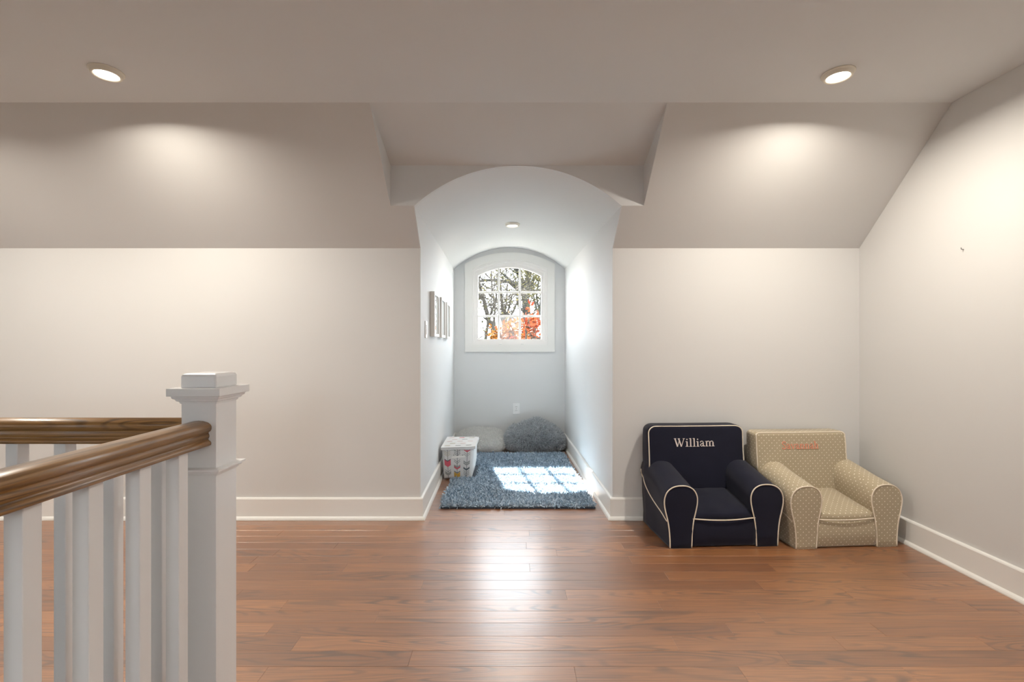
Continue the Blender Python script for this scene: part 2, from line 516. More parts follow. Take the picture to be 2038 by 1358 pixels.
def arch_pts(xl, xr, spr, crown, n=40):
    hw = (xr - xl) / 2; cx = (xl + xr) / 2; rise = crown - spr
    R = (hw * hw + rise * rise) / (2 * rise); cz = crown - R
    a = math.asin(hw / R)
    return [(cx + R * math.sin(t), cz + R * math.cos(t)) for t in [a - 2 * a * i / n for i in range(n + 1)]]   # right to left

# face of the recess with the arch cut out
ap = arch_pts(axl(RY), axr(RY), SPR, CROWN)
v = []; f = []
for x, z in ap:
    v.append((x, RY, z)); 
for x, z in ap:
    t = (x - axl(RY)) / (axr(RY) - axl(RY))
    v.append((RXL + (RXR - RXL) * t, RY, RZ1))
n = len(ap)
for i in range(n - 1): f.append((i, i + 1, n + i + 1, n + i))
v += [(RXL, RY, RZ0), (RXR, RY, RZ0)]
f.append((n - 1, 2 * n, 2 * n - 1)); f.append((0, n, 2 * n + 1))
o = mesh('wall_recess_back', v, f, M_CEIL)
bm = bmesh.new(); bm.from_mesh(o.data)
for fc in bm.faces:
    fc.normal_update()
    if fc.normal.y > 0: fc.normal_flip()
bm.to_mesh(o.data); bm.free()
m = o.modifiers.new('t', 'SOLIDIFY'); m.thickness = 0.03; m.offset = -1
struct(o, 'spandrel wall of the recess with the arch cut into it', 'wall')
# vault
rings = []
for y in [RY + 0.004 + (BY + 0.046 - RY) * i / 16 for i in range(17)]:
    rings.append([(x, y, z) for x, z in arch_pts(axl(y), axr(y), SPR, CROWN)])
v = [p for r in rings for p in r]; f = []
for i in range(16):
    for j in range(n - 1): f.append((i * n + j, i * n + j + 1, (i + 1) * n + j + 1, (i + 1) * n + j))
o = mesh('ceiling_vault', v, f, M_ALC, smooth=True)
bm = bmesh.new(); bm.from_mesh(o.data)
for fc in bm.faces:
    fc.normal_update()
    if fc.normal.z > 0: fc.normal_flip()
bm.to_mesh(o.data); bm.free()
struct(o, 'arched barrel ceiling of the window alcove', 'ceiling')
for side, ax, inn, lab in (('alcove_left', axl, 1, 'alcove side wall carrying the three picture frames'), ('alcove_right', axr, -1, 'bare alcove side wall beside the rug')):
    o = slab('wall_' + side, [(ax(D), D, 0), (ax(BY + .05), BY + .05, 0), (ax(BY + .05), BY + .05, SPR), (ax(RY), RY, SPR), (ax(D), D, KZ)], (inn, 0, 0), M_ALC, 0.0055)
    struct(o, lab, 'wall')

def outline(xl, xr, zb, spr, crown, n=24):
    return [(xl, zb), (xr, zb)] + arch_pts(xl, xr, spr, crown, n)

def ring_solid(name, outer, inner, y0, y1, mat, parent=None, smooth=False):
    """a frame between two matching outlines in XZ, from y0 (room side) to y1"""
    n = len(outer)
    v = [(x, y0, z) for x, z in outer] + [(x, y0, z) for x, z in inner] + [(x, y1, z) for x, z in outer] + [(x, y1, z) for x, z in inner]
    f = []
    for i in range(n):
        k = (i + 1) % n
        f += [(i, k, n + k, n + i), (2 * n + i, 3 * n + i, 3 * n + k, 2 * n + k), (n + i, n + k, 3 * n + k, 3 * n + i), (i, 2 * n + i, 2 * n + k, k)]
    ob = mesh(name, v, f, mat, parent)
    bm = bmesh.new(); bm.from_mesh(ob.data); bmesh.ops.recalc_face_normals(bm, faces=bm.faces); bm.to_mesh(ob.data); bm.free()
    return ob

HOLE = outline(-0.402, 0.4105, 1.099, 1.920, 2.0185)
o = ring_solid('wall_alcove_back', outline(axl(BY), axr(BY), 0.0, SPR, CROWN), HOLE, BY, BY + 0.12, M_ALC)
struct(o, 'grey back wall of the alcove around the arched window', 'wall')

# ------------------------------------------------------------------ arched window
win = empty('window_1', (0, BY, 1.0))
struct(win, 'arched nine pane window with wide flat casing in the alcove', 'window')
def wpart(ob):
    ob.parent = win
    ob.matrix_parent_inverse = Matrix.Translation(-Vector(win.location))
    return ob
c = wpart(ring_solid('casing', outline(-0.484, 0.491, 1.019, 1.975, 2.100), HOLE, BY - 0.020, BY, M_TRIM))
FR1 = outline(-0.380, 0.385, 1.122, 1.895, 1.992)
FR2 = outline(-0.362, 0.366, 1.142, 1.872, 1.966)
GL = outline(-0.344, 0.346, 1.158, 1.852, 1.944)
wpart(ring_solid('frame', HOLE, FR1, BY - 0.004, BY + 0.11, M_VINYL))
wpart(ring_solid('sash', FR1, FR2, BY + 0.012, BY + 0.09, M_VINYL))
wpart(ring_solid('glazing_bead', FR2, GL, BY + 0.024, BY + 0.075, M_VINYL))
def arch_z(x, xl=-0.344, xr=0.346, spr=1.852, crown=1.944):
    hw = (xr - xl) / 2; cx = (xl + xr) / 2; rise = crown - spr
    R = (hw * hw + rise * rise) / (2 * rise)
    return crown - R + math.sqrt(max(0, R * R - (x - cx) ** 2))
mx = [-0.1187, 0.1144]; mz = [1.411, 1.6737]
for x in mx:
    bm = bmesh.new(); add_box(bm, x - 0.011, x + 0.011, BY + 0.036, BY + 0.066, 1.15, arch_z(x) + 0.004, 0.003)
    wpart(from_bm('muntin', bm, M_VINYL))
for z in mz:
    bm = bmesh.new(); add_box(bm, -0.35, 0.352, BY + 0.038, BY + 0.064, z - 0.011, z + 0.011, 0.003)
    wpart(from_bm('muntin', bm, M_VINYL))
xs = [-0.344] + mx + [0.346]; zs = [1.158] + mz
for i in range(3):
    for j in range(3):
        x0, x1 = xs[i] + (0.008 if i else 0), xs[i + 1] - (0.008 if i < 2 else 0)
        z0 = zs[j] + (0.008 if j else 0)
        if j < 2: poly = [(x0, z0), (x1, z0), (x1, zs[j + 1] - 0.008), (x0, zs[j + 1] - 0.008)]
        else: poly = [(x0, z0), (x1, z0)] + [(x1 + (x0 - x1) * t / 8, arch_z(x1 + (x0 - x1) * t / 8)) for t in range(9)]
        p = wpart(mesh('pane', [(x, BY + 0.051, z) for x, z in poly], [list(range(len(poly)))], M_GLASS))
for x in (-0.098, 0.142):
    bm = bmesh.new(); add_box(bm, x - 0.016, x + 0.016, BY - 0.010, BY + 0.004, 1.100, 1.112, 0.003)
    wpart(from_bm('latch', bm, M_PLATE))

# wall behind the camera with two plain windows that let the daylight in
def rect_ring(x0, x1, z0, z1): return [(x0, z0), (x1, z0), (x1, z1), (x0, z1)]
bm = bmesh.new()
BW = [(-2.7, -2.0), (-0.35, 0.35)]
BZ0, BZ1 = 1.0, 1.95
xs = [XW - .1, BW[0][0], BW[0][1], BW[1][0], BW[1][1], XE + .1]
for i in range(5):
    if i in (1, 3):
        add_box(bm, xs[i], xs[i + 1], YB - 0.1, YB, -0.2, BZ0); add_box(bm, xs[i], xs[i + 1], YB - 0.1, YB, BZ1, CZ + .05)
    else: add_box(bm, xs[i], xs[i + 1], YB - 0.1, YB, -0.2, CZ + .05)
o = from_bm('wall_back', bm, M_WALL)
struct(o, 'cream wall behind the viewer with two windows', 'wall')
for wi, (a, b_) in enumerate(BW):
    w = empty('window_%d' % (wi + 2), ((a + b_) / 2, YB, BZ0))
    struct(w, 'plain white framed window in the wall behind the viewer', 'window')
    inv = Matrix.Translation(-Vector(w.location))
    for ob in (ring_solid('frame', rect_ring(a, b_, BZ0, BZ1), rect_ring(a + .05, b_ - .05, BZ0 + .05, BZ1 - .05), YB + 0.0, YB - .06, M_VINYL),
               ring_solid('casing', rect_ring(a - .09, b_ + .09, BZ0 - .09, BZ1 + .09), rect_ring(a, b_, BZ0, BZ1), YB + .02, YB, M_TRIM),
               mesh('pane', [(a + .05, YB - .04, BZ0 + .05), (b_ - .05, YB - .04, BZ0 + .05), (b_ - .05, YB - .04, BZ1 - .05), (a + .05, YB - .04, BZ1 - .05)], [(0, 1, 2, 3)], M_GLASS)):
        ob.parent = w; ob.matrix_parent_inverse = inv
    pl = bpy.data.lights.new('window_back_offscreen', 'AREA'); pl.shape = 'RECTANGLE'; pl.size = b_ - a; pl.size_y = BZ1 - BZ0
    pl.cycles.is_portal = True
    po = bpy.data.objects.new('window_back_offscreen', pl); COL.objects.link(po)
    po.location = ((a + b_) / 2, YB - 0.12, (BZ0 + BZ1) / 2); po.rotation_euler = (PI / 2, 0, PI)
pl = bpy.data.lights.new('window_portal', 'AREA'); pl.shape = 'RECTANGLE'; pl.size = 0.84; pl.size_y = 0.95
pl.cycles.is_portal = True
po = bpy.data.objects.new('window_portal', pl); COL.objects.link(po)
po.location = (0, BY + 0.14, 1.56); po.rotation_euler = (PI / 2, 0, 0)
po.rotation_euler = Vector((0, -1, 0)).to_track_quat('-Z', 'Z').to_euler()

# ------------------------------------------------------------------ baseboards
BB = [(0, 0), (0.032, 0), (0.032, 0.006), (0.028, 0.014), (0.021, 0.019), (0.0165, 0.021), (0.0165, 0.128), (0.013, 0.134), (0.006, 0.137), (0, 0.137)]
def baseboard(name, a, b, inn, ext0, ext1, label):
    a, b = Vector(a), Vector(b); t = (b - a).normalized(); nrm = Vector(inn)
    rings = []
    for p, e, s in ((a, ext0, -1), (b, ext1, 1)):
        rings.append([(p + nrm * (d + 0.0004) + t * (s * e * d) + Vector((0, 0, z))) for d, z in BB])
    o = loft(name, rings, M_TRIM, smooth=False)
    return struct(o, label, 'baseboard')
baseboard('baseboard_left', (XW, D, 0), (axl(D), D, 0), (0, -1, 0), 0, 1, 'white baseboard along the knee wall behind the railing')
baseboard('baseboard_right', (axr(D), D, 0), (XE, D, 0), (0, -1, 0), 1, -1, 'white baseboard along the knee wall behind the armchairs')
baseboard('baseboard_gable', (XE, D, 0), (XE, YB, 0), (-1, 0, 0), -1, 0, 'cream white baseboard along the gable wall')
baseboard('baseboard_alcove_left', (axl(D), D, 0), (axl(BY), BY, 0), (1, 0, 0), 1, -1, 'white baseboard beside the patterned bin')
baseboard('baseboard_alcove_right', (axr(D), D, 0), (axr(BY), BY, 0), (-1, 0, 0), 1, -1, 'sunlit white baseboard beside the rug')
baseboard('baseboard_alcove_back', (axl(BY), BY, 0), (axr(BY), BY, 0), (0, -1, 0), -1, -1, 'white baseboard behind the furry pillows')

# ------------------------------------------------------------------ recessed lights
M_LENS = emitter('lamp_lens', (1.0, 0.93, 0.80), 6.0)
M_LTRIM = paint('lamp_trim', (0.86, 0.82, 0.72), 0.4, 0.0, var=0.01)
def lathe(name, prof, mat, parent, seg=40):
    v, f = [], []
    for i in range(seg):
        a = 2 * PI * i / seg
        for r, z in prof: v.append((r * math.cos(a), r * math.sin(a), z))
    n = len(prof)
    for i in range(seg):
        k = (i + 1) % seg
        for j in range(n - 1): f.append((i * n + j, k * n + j, k * n + j + 1, i * n + j + 1))
    ob = mesh(name, v, f, mat, parent, True)
    bm = bmesh.new(); bm.from_mesh(ob.data); bmesh.ops.remove_doubles(bm, verts=bm.verts, dist=1e-6); bmesh.ops.recalc_face_normals(bm, faces=bm.faces); bm.to_mesh(ob.data); bm.free()
    return ob
def downlight(x, y, z, label, watts, s=1.0, group=None, lamp='lamp'):
    e = empty('recessed_light', (x, y, z))
    tag(e, label, 'ceiling light', group)
    lathe('trim_ring', [(0.0655 * s, 0.0), (0.0655 * s, -0.003), (0.063 * s, -0.005), (0.058 * s, -0.006), (0.057 * s, -0.018), (0.053 * s, -0.021), (0.047 * s, -0.019), (0.045 * s, -0.014), (0.045 * s, 0.0), (0.0655 * s, 0.0)], M_LTRIM, e)
    lathe('lens', [(0.0, -0.015), (0.030 * s, -0.015), (0.0448 * s, -0.013), (0.0448 * s, -0.002), (0.0, -0.002)], M_LENS, e)
    ld = bpy.data.lights.new(lamp, 'AREA'); ld.shape = 'DISK'; ld.size = 0.085 * s; ld.energy = watts; ld.color = LAMP_COL
    ld.spread = math.radians(165)
    lo = bpy.data.objects.new(lamp, ld); COL.objects.link(lo); lo.parent = e; lo.location = (0, 0, -0.024)
    return e
downlight(-1.785, 2.07, CZ, 'lit recessed ceiling light above the stair railing', LAMP_W)
downlight(1.467, 2.086, CZ, 'lit recessed ceiling light above the two small armchairs', LAMP_W)
downlight(0.026, 4.08, CROWN - 0.001, 'small lit recessed light in the arched alcove ceiling', LAMP_W * 0.25)
# the warm end of the railing wall and the warm gable wall show that the row of lights goes on past both sides of the picture
for x, y, lb in ((1.467, -1.2, 'recessed ceiling light above the bare floor by the back windows'), (-2.95, 1.85, 'recessed ceiling light by the end wall past the railing')):
    downlight(x, y, CZ, lb, LAMP_W, lamp='lamp_offscreen')

# ------------------------------------------------------------------ stair railing
NX, NY, NW = -0.931, 1.452, 0.052
rail = empty('stair_railing', (NX, NY, 0))
tag(rail, 'white newel post and square balusters with brown oak handrails around the stairwell', 'railing')
def sq_loft(name, prof, mat, parent, bevel=0.0):
    """square post from (half width, z) steps, centred on the newel"""
    rings = [[(-w, -w, z), (w, -w, z), (w, w, z), (-w, w, z)] for w, z in prof]
    o = loft(name, rings, mat, parent, smooth=False)
    if bevel:
        m = o.modifiers.new('b', 'BEVEL'); m.width = bevel; m.segments = 3; m.limit_method = 'ANGLE'; m.angle_limit = math.radians(40)
    return o
post = sq_loft('newel_post', [(NW, 0.0), (NW, 0.985)], M_RAILW, rail, 0.0012)
sq_loft('collar', [(NW + .0004, 0.714), (NW + .004, 0.714), (NW + .005, 0.719), (NW + .011, 0.721), (NW + .012, 0.726), (NW + .019, 0.729), (NW + .019, 0.735), (NW + .0004, 0.738)], M_RAILW, post)
sq_loft('cap_moulding', [(NW + .0004, 0.930), (NW + .003, 0.930), (NW + .004, 0.936), (NW + .010, 0.938), (NW + .012, 0.944), (NW + .017, 0.946), (NW + .019, 0.953), (NW + .0004, 0.954)], M_RAILW, post)
sq_loft('cap_plate', [(NW + .027, 0.954), (NW + .027, 0.977)], M_RAILW, post, 0.001)
capb = sq_loft('cap_block', [(NW + .0015, 0.977), (NW + .0015, 1.010), (NW - 0.001, 1.0165), (NW - .007, 1.020)], M_RAILW, post, 0.003)
HP = [(0, .8787), (.014, .8775), (.028, .8735), (.0355, .868), (.039, .861), (.0385, .853), (.035, .8475), (.0305, .8445), (.0295, .842), (.032, .837), (.0325, .831), (.030, .8255), (.0285, .8235), (.031, .8205), (.036, .8165), (.038, .812), (.037, .8065), (.034, .805)]
prof = HP + [(-x, z) for x, z in HP[:0:-1]]
o = loft('handrail', [[(x, yy - NY, z) for x, z in prof] for yy in (0.30, NY - NW - 0.0005)], M_RAILY, rail, smooth=False)
o['label'] = 'oak handrail running up to the front of the newel post'
o = loft('handrail', [[(xx - NX, x, z) for x, z in prof] for xx in (NX - NW - 0.0005, -2.9)], M_RAILX, rail, smooth=False)
o['label'] = 'oak handrail running along the far side of the stairwell'
for ob in rail.children:
    if ob.name.startswith('handrail'):
        for p in ob.data.polygons: p.use_smooth = len(p.vertices) == 4
BWD = 0.0185
bm = bmesh.new(); add_box(bm, -BWD, BWD, -BWD, BWD, 0, 0.8045, 0.0012)
b0 = from_bm('baluster', bm, M_RAILW, rail)
spots = [(NX, y + BWD) for y in (1.29, 1.154, 1.014, 0.876, 0.738, 0.600, 0.462)] + [(x + BWD, NY) for x in (-1.103, -1.251, -1.399, -1.547, -1.695, -1.843, -1.991, -2.139)]
for i, (x, y) in enumerate(spots):
    o = b0 if i == 0 else b0.copy()
    if i: COL.objects.link(o); o.parent = rail
    o.location = (x - NX, y - NY, 0)
# ------------------------------------------------------------------ armchairs
def smooth_ring(pts, n=3): return catmull(pts, n, True)
GLYPH = {
 'W': (0.90, [([(.05,.70),(.25,0)], .105), ([(.25,0),(.43,.62)], .045), ([(.36,.70),(.57,0)], .105), ([(.57,0),(.80,.70)], .045), ([(-.04,.70),(.16,.70)], .035), ([(.28,.70),(.47,.70)], .035), ([(.70,.70),(.88,.70)], .035)]),
 'i': (0.30, [([(.15,.45),(.15,0)], .10), ([(.03,.425),(.15,.455)], .035), ([(.03,.012),(.27,.012)], .035), ([(.105,.625),(.195,.625)], .095)]),
 'l': (0.30, [([(.15,.72),(.15,0)], .10), ([(.03,.695),(.15,.725)], .035), ([(.03,.012),(.27,.012)], .035)]),
 'a': (0.48, [([(.07,.345),(.10,.42),(.20,.465),(.29,.43),(.325,.34)], .055), ([(.325,.35),(.325,.08),(.37,.03),(.45,.045)], .085), ([(.325,.285),(.20,.24),(.095,.17),(.085,.09),(.145,.03),(.23,.04),(.325,.12)], .06)]),
 'm': (0.84, [([(.13,.45),(.13,0)], .10), ([(.02,.425),(.13,.455)], .035), ([(.13,.33),(.21,.42),(.29,.455),(.37,.42),(.41,.33)], .055), ([(.41,.35),(.41,0)], .10), ([(.41,.33),(.50,.42),(.58,.455),(.66,.42),(.69,.33)], .055), ([(.69,.35),(.69,0)], .10), ([(.02,.012),(.25,.012)], .035), ([(.31,.012),(.52,.012)], .035), ([(.58,.012),(.81,.012)], .035)]),
 'n': (0.56, [([(.13,.45),(.13,0)], .10), ([(.02,.425),(.13,.455)], .035), ([(.13,.33),(.21,.42),(.29,.455),(.38,.42),(.41,.33)], .055), ([(.41,.35),(.41,0)], .10), ([(.02,.012),(.25,.012)], .035), ([(.30,.012),(.53,.012)], .035)]),
 'h': (0.56, [([(.13,.72),(.13,0)], .10), ([(.02,.695),(.13,.725)], .035), ([(.13,.33),(.21,.42),(.29,.455),(.38,.42),(.41,.33)], .055), ([(.41,.35),(.41,0)], .10), ([(.02,.012),(.25,.012)], .035), ([(.30,.012),(.53,.012)], .035)]),
 'v': (0.48, [([(.07,.44),(.25,0)], .09), ([(.25,0),(.42,.44)], .045), ([(-.01,.445),(.17,.445)], .035), ([(.33,.445),(.49,.445)], .035)]),
 'S': (0.52, [([(.42,.56),(.37,.65),(.25,.69),(.13,.64),(.09,.54),(.15,.44),(.28,.36),(.39,.27),(.42,.16),(.36,.05),(.24,.01),(.12,.05),(.06,.16)], .075), ([(.425,.69),(.425,.52)], .03), ([(.055,.18),(.055,.0)], .03)]),
}
def lettering(name, text, mat, parent, bvh, cx, z0, size, width):
    adv = sum(GLYPH[c][0] for c in text)
    sx = width / adv
    verts, faces = [], []
    x = 0
    for ch in text:
        a, strokes = GLYPH[ch]
        for pts, w in strokes:
            P = [Vector((p[0], p[1], 0)) for p in pts]
            if len(P) > 2: P = catmull(P, 4)
            else: P = [P[0].lerp(P[1], t / 4) for t in range(5)]
            L0 = []
            for i, p in enumerate(P):
                t = (P[min(i + 1, len(P) - 1)] - P[max(i - 1, 0)]).normalized()
                q = Vector((-t.y, t.x, 0)) * w / 2
                L0.append((p + q, p - q))
            base = len(verts)
            for q0, q1 in L0:
                for q, lift in ((q0, 0.0008), (q0, 0.0028), (q1, 0.0028), (q1, 0.0008)):
                    X = cx - width / 2 + (x + q.x) * sx; Z = z0 + q.y * size
                    hit = bvh.ray_cast(Vector((X, -1, Z)), Vector((0, 1, 0)))
                    yy = hit[0].y if hit[0] is not None else 0.29
                    verts.append((X, yy - lift, Z))
            for i in range(len(L0) - 1):
                for k in range(4):
                    kk = (k + 1) % 4
                    faces.append((base + i * 4 + k, base + i * 4 + kk, base + i * 4 + 4 + kk, base + i * 4 + 4 + k))
            e = base + (len(L0) - 1) * 4
            faces += [(base, base + 1, base + 2, base + 3), (e + 3, e + 2, e + 1, e)]
        x += a
    o = mesh(name, verts, faces, mat, parent)
    bm = bmesh.new(); bm.from_mesh(o.data); bmesh.ops.recalc_face_normals(bm, faces=bm.faces); bm.to_mesh(o.data); bm.free()
    return o

def box_uv(ob):
    me = ob.data
    uv = me.uv_layers.new(name='UVMap')
    for p in me.polygons:
        nrm = p.normal
        ax = max(range(3), key=lambda i: abs(nrm[i]) * (1.0, 1.15, 1.0)[i])
        for li in p.loop_indices:
            c = me.vertices[me.loops[li].vertex_index].co
            uv.data[li].uv = (c.y, c.z) if ax == 0 else ((c.x, c.z) if ax == 1 else (c.x, c.y))

def armchair(name, loc, rz, mat, label, text, tmat, W=0.660, back_r=0.05, back_h=0.612, seed=1.0, tw=0.25, ts=0.066, tz=0.49, back_half=0.298, sag=0.008, back_dx=0.0):
    e = empty(name, loc, rz)
    tag(e, label, 'armchair', 'small upholstered armchairs')
    k = W / 0.670
    parts = []
    # base under the seat
    rings = []
    for z, g in ((0.0, .97), (.006, .99), (.02, 1.0), (.05, 1.012), (.09, 1.014), (.13, 1.006), (.158, 1.0)):
        hw = 0.182 * k; yf = -0.004 - (g - 1) * 0.6
        rings.append([(x, y, z) for x, y in [(-hw + 2 * hw * i / 16, yf) for i in range(17)] + [(hw, 0.30), (-hw, 0.30)]])
    b = loft('base', rings, mat, e); parts.append(b)
    # seat cushion
    def seat_ring(z, ins):
        hw = 0.180 * k - ins
        pts = []
        for i in range(15):
            t = i / 14
            yv = -0.002 + ins
            pts.append((-hw + 2 * hw * t, yv - 0.008 * math.sin(PI * t) * (1 - ins / 0.14)))
        y0, y1 = -0.002 + ins, 0.308 - ins
        for i in range(1, 9): pts.append((hw, y0 + (y1 - y0) * i / 8))
        for i in range(1, 9): pts.append((hw - 2 * hw * i / 8, y1))
        for i in range(1, 8): pts.append((-hw, y1 - (y1 - y0) * i / 8))
        return pts
    rings = []
    for z, ins in ((0.150, 0.004), (0.158, 0.0), (0.170, 0.0), (0.180, 0.003), (0.186, 0.010), (0.190, 0.022), (0.193, 0.05), (0.195, 0.09), (0.196, 0.13)):
        rings.append([(x, y, z + max(0, (z - 0.158) / 0.038) * (y + .01) * 0.20) for x, y in seat_ring(z, ins)])
    s = loft('seat_cushion', rings, mat, e); wrinkle(s, 0.004, 14, seed); parts.append(s)
    # arms
    AP = [(-.182, 0), (-.180, .05), (-.177, .10), (-.170, .15), (-.158, .20), (-.150, .245), (-.152, .285), (-.170, .318), (-.203, .337), (-.243, .341), (-.282, .335), (-.315, .314), (-.333, .28), (-.336, .24), (-.328, .195), (-.317, .15), (-.309, .10), (-.305, .05), (-.304, 0)]
    dense = catmull([(x, z, 0) for x, z in AP], 3)
    ccx, ccz = -0.243, 0.17
    for sg in (-1, 1):
        rings = []
        for y, t, sc in ((-.010, 0, .90), (-.009, 0, .955), (-.004, 0, .985), (0.004, 0, 1.0), (.03, .07, 1.0), (.08, .22, .995), (.14, .40, .99), (.20, .58, .985), (.26, .75, .98), (.32, .92, .975), (.385, 1.05, .97)):
            r = []
            for p in dense:
                x, z = p.x, p.y
                x = ccx + (x - ccx) * sc
                z = z if z < 0.03 else (ccz + (z - ccz) * sc if z > ccz else z)
                if z > 0.12: z += (z - 0.12) / 0.22 * 0.085 * min(1, t)
                if x < -0.30 and z < 0.30: x += (-0.322 - x) * 0.7 * min(1, t * 1.2)
                r.append((-x * sg * k if sg > 0 else x * k, y, z))
            rings.append(r)
        a = loft('arm', rings, mat, e); wrinkle(a, 0.0035, 9, seed + sg, 0.0015)
        for v in a.data.vertices: v.co.z = max(v.co.z, 0.0)
        parts.append(a)
        # piping round the arm front
        r0 = [Vector((p[0], -.0095, max(p[1] + 0, 0.004))) for p in [(q[0], q[2]) for q in rings[2]]]
        pp = tube('piping', r0, 0.0034, M_PIPE, e, 8)
        # side seam piping
        xo = sg * 0.327 * k
        path = catmull([(xo * 0.93, .375, .33), (xo * 1.0, .34, .26), (xo * 1.0, .25, .215), (xo * 1.012, .14, .185), (xo * 1.016, .05, .165), (xo * 1.0, 0.0, .145)], 6)
        # lay it on the arm's surface
        bv = BVHTree.FromPolygons([v.co for v in a.data.vertices], [p.vertices[:] for p in a.data.polygons])
        lay = []
        for p in path:
            hit = bv.ray_cast(Vector((sg * 1.0, p.y, p.z)), Vector((-sg, 0, 0)))
            lay.append(Vector(((hit[0].x if hit[0] is not None else p.x) + sg * 0.001, p.y, p.z)))
        tube('piping', lay, 0.0034, M_PIPE, e, 8)
    # back
    hw = back_half
    def yfront(z): return 0.235 + 0.060 * min(1, max(0, z / 0.60))
    rings = []
    levels = [0.10, .14, .18, .22, .26, .30, .34, .38, .42, .46, .49, .52, .55] + [back_h - back_r * (1 - math.sin(t * PI / 2 / 8)) for t in range(1, 9)]
    levels = sorted(set([round(q, 4) for q in levels if q <= back_h]))
    for z in levels:
        ins = 0
        if z > back_h - back_r:
            q = (z - (back_h - back_r)) / back_r
            ins = back_r * (1 - math.sqrt(max(0, 1 - q * q)))
        w = hw - ins - (0.03 * min(1, (0.36 - z) / 0.1) if z < 0.36 else 0)
        top = max(0, (z - (back_h - 0.02)) / 0.02)
        yf = yfront(z) + 0.012 * top * top
        yb = 0.392 - 0.004 * top
        r = []
        c = 0.014
        nf = 16
        for i in range(nf + 1):
            t = i / nf
            r.append((-w + c + (2 * w - 2 * c) * t, yf - 0.006 * math.sin(PI * t)))
        for a_ in (1, 2, 3): r.append((w - c + c * math.sin(a_ * PI / 6), yf + c - c * math.cos(a_ * PI / 6)))
        r.append((w, (yf + yb) / 2))
        for a_ in (0, 1, 2, 3): r.append((w - c + c * math.cos(a_ * PI / 6), yb - c + c * math.sin(a_ * PI / 6)))
        r.append((0, yb))
        for a_ in (0, 1, 2, 3): r.append((-w + c - c * math.sin(a_ * PI / 6), yb - c + c * math.cos(a_ * PI / 6)))
        r.append((-w, (yf + yb) / 2))
        for a_ in (0, 1, 2): r.append((-w + c - c * math.cos(a_ * PI / 6), yf + c - c * math.sin(a_ * PI / 6)))
        rings.append([(x + back_dx, y, z) for x, y in r])
    bk = loft('backrest', rings, mat, e); wrinkle(bk, 0.003, 8, seed + 5, 0.0012); parts.append(bk)
    bvh = BVHTree.FromPolygons([v.co for v in bk.data.vertices], [p.vertices[:] for p in bk.data.polygons])
    # piping round the front of the back
    r_ = back_r
    path = []
    xx = hw - 0.006
    zs_ = [0.36 + (back_h - r_ - 0.36) * i / 10 for i in range(11)]
    path += [(-xx, z) for z in zs_]
    path += [(-xx + r_ - r_ * math.cos(t * PI / 16), back_h - r_ + (r_ - 0.005) * math.sin(t * PI / 16)) for t in range(1, 9)]
    path += [(-xx + r_ + (2 * xx - 2 * r_) * i / 12, back_h - 0.005) for i in range(1, 12)]
    path += [(xx - r_ + r_ * math.sin(t * PI / 16), back_h - r_ + (r_ - 0.005) * math.cos(t * PI / 16)) for t in range(0, 9)]
    path += [(xx, z) for z in zs_[::-1][1:]]
    lay = []
    for x, z in path:
        hit = bvh.ray_cast(Vector((x + back_dx, -1, z)), Vector((0, 1, 0)))
        if hit[0] is not None and hit[0].y < 0.36: lay.append(Vector((x + back_dx, hit[0].y - 0.0012, z)))
    tube('piping', lay, 0.0034, M_PIPE, e, 8)
    # piping under the seat front
    tube('piping', [Vector((-.176 * k + .352 * k * i / 16, -0.007 - 0.008 * math.sin(PI * i / 16), 0.158 - sag * math.sin(PI * i / 16))) for i in range(17)], 0.0034, M_PIPE, e, 8)
    lt = lettering('embroidered_name', text, tmat, e, bvh, back_dx - 0.012, tz, ts, tw)
    for p in parts: box_uv(p)
    return e
armchair('armchair', (1.168, 2.552, 0), math.radians(3), M_NAVY, 'navy blue child size armchair with cream piping and white stitched name', 'William', M_THREADW, 0.664, 0.045, 0.612, 1.0, 0.25, 0.068, 0.487, back_dx=-0.020)
armchair('armchair', (1.830, 2.545, 0), math.radians(4), M_DOT, 'sand coloured polka dot child size armchair with salmon stitched name', 'Savannah', M_THREADP, 0.636, 0.022, 0.575, 4.0, 0.232, 0.062, 0.475, back_half=0.288, sag=0.004, back_dx=-0.045)

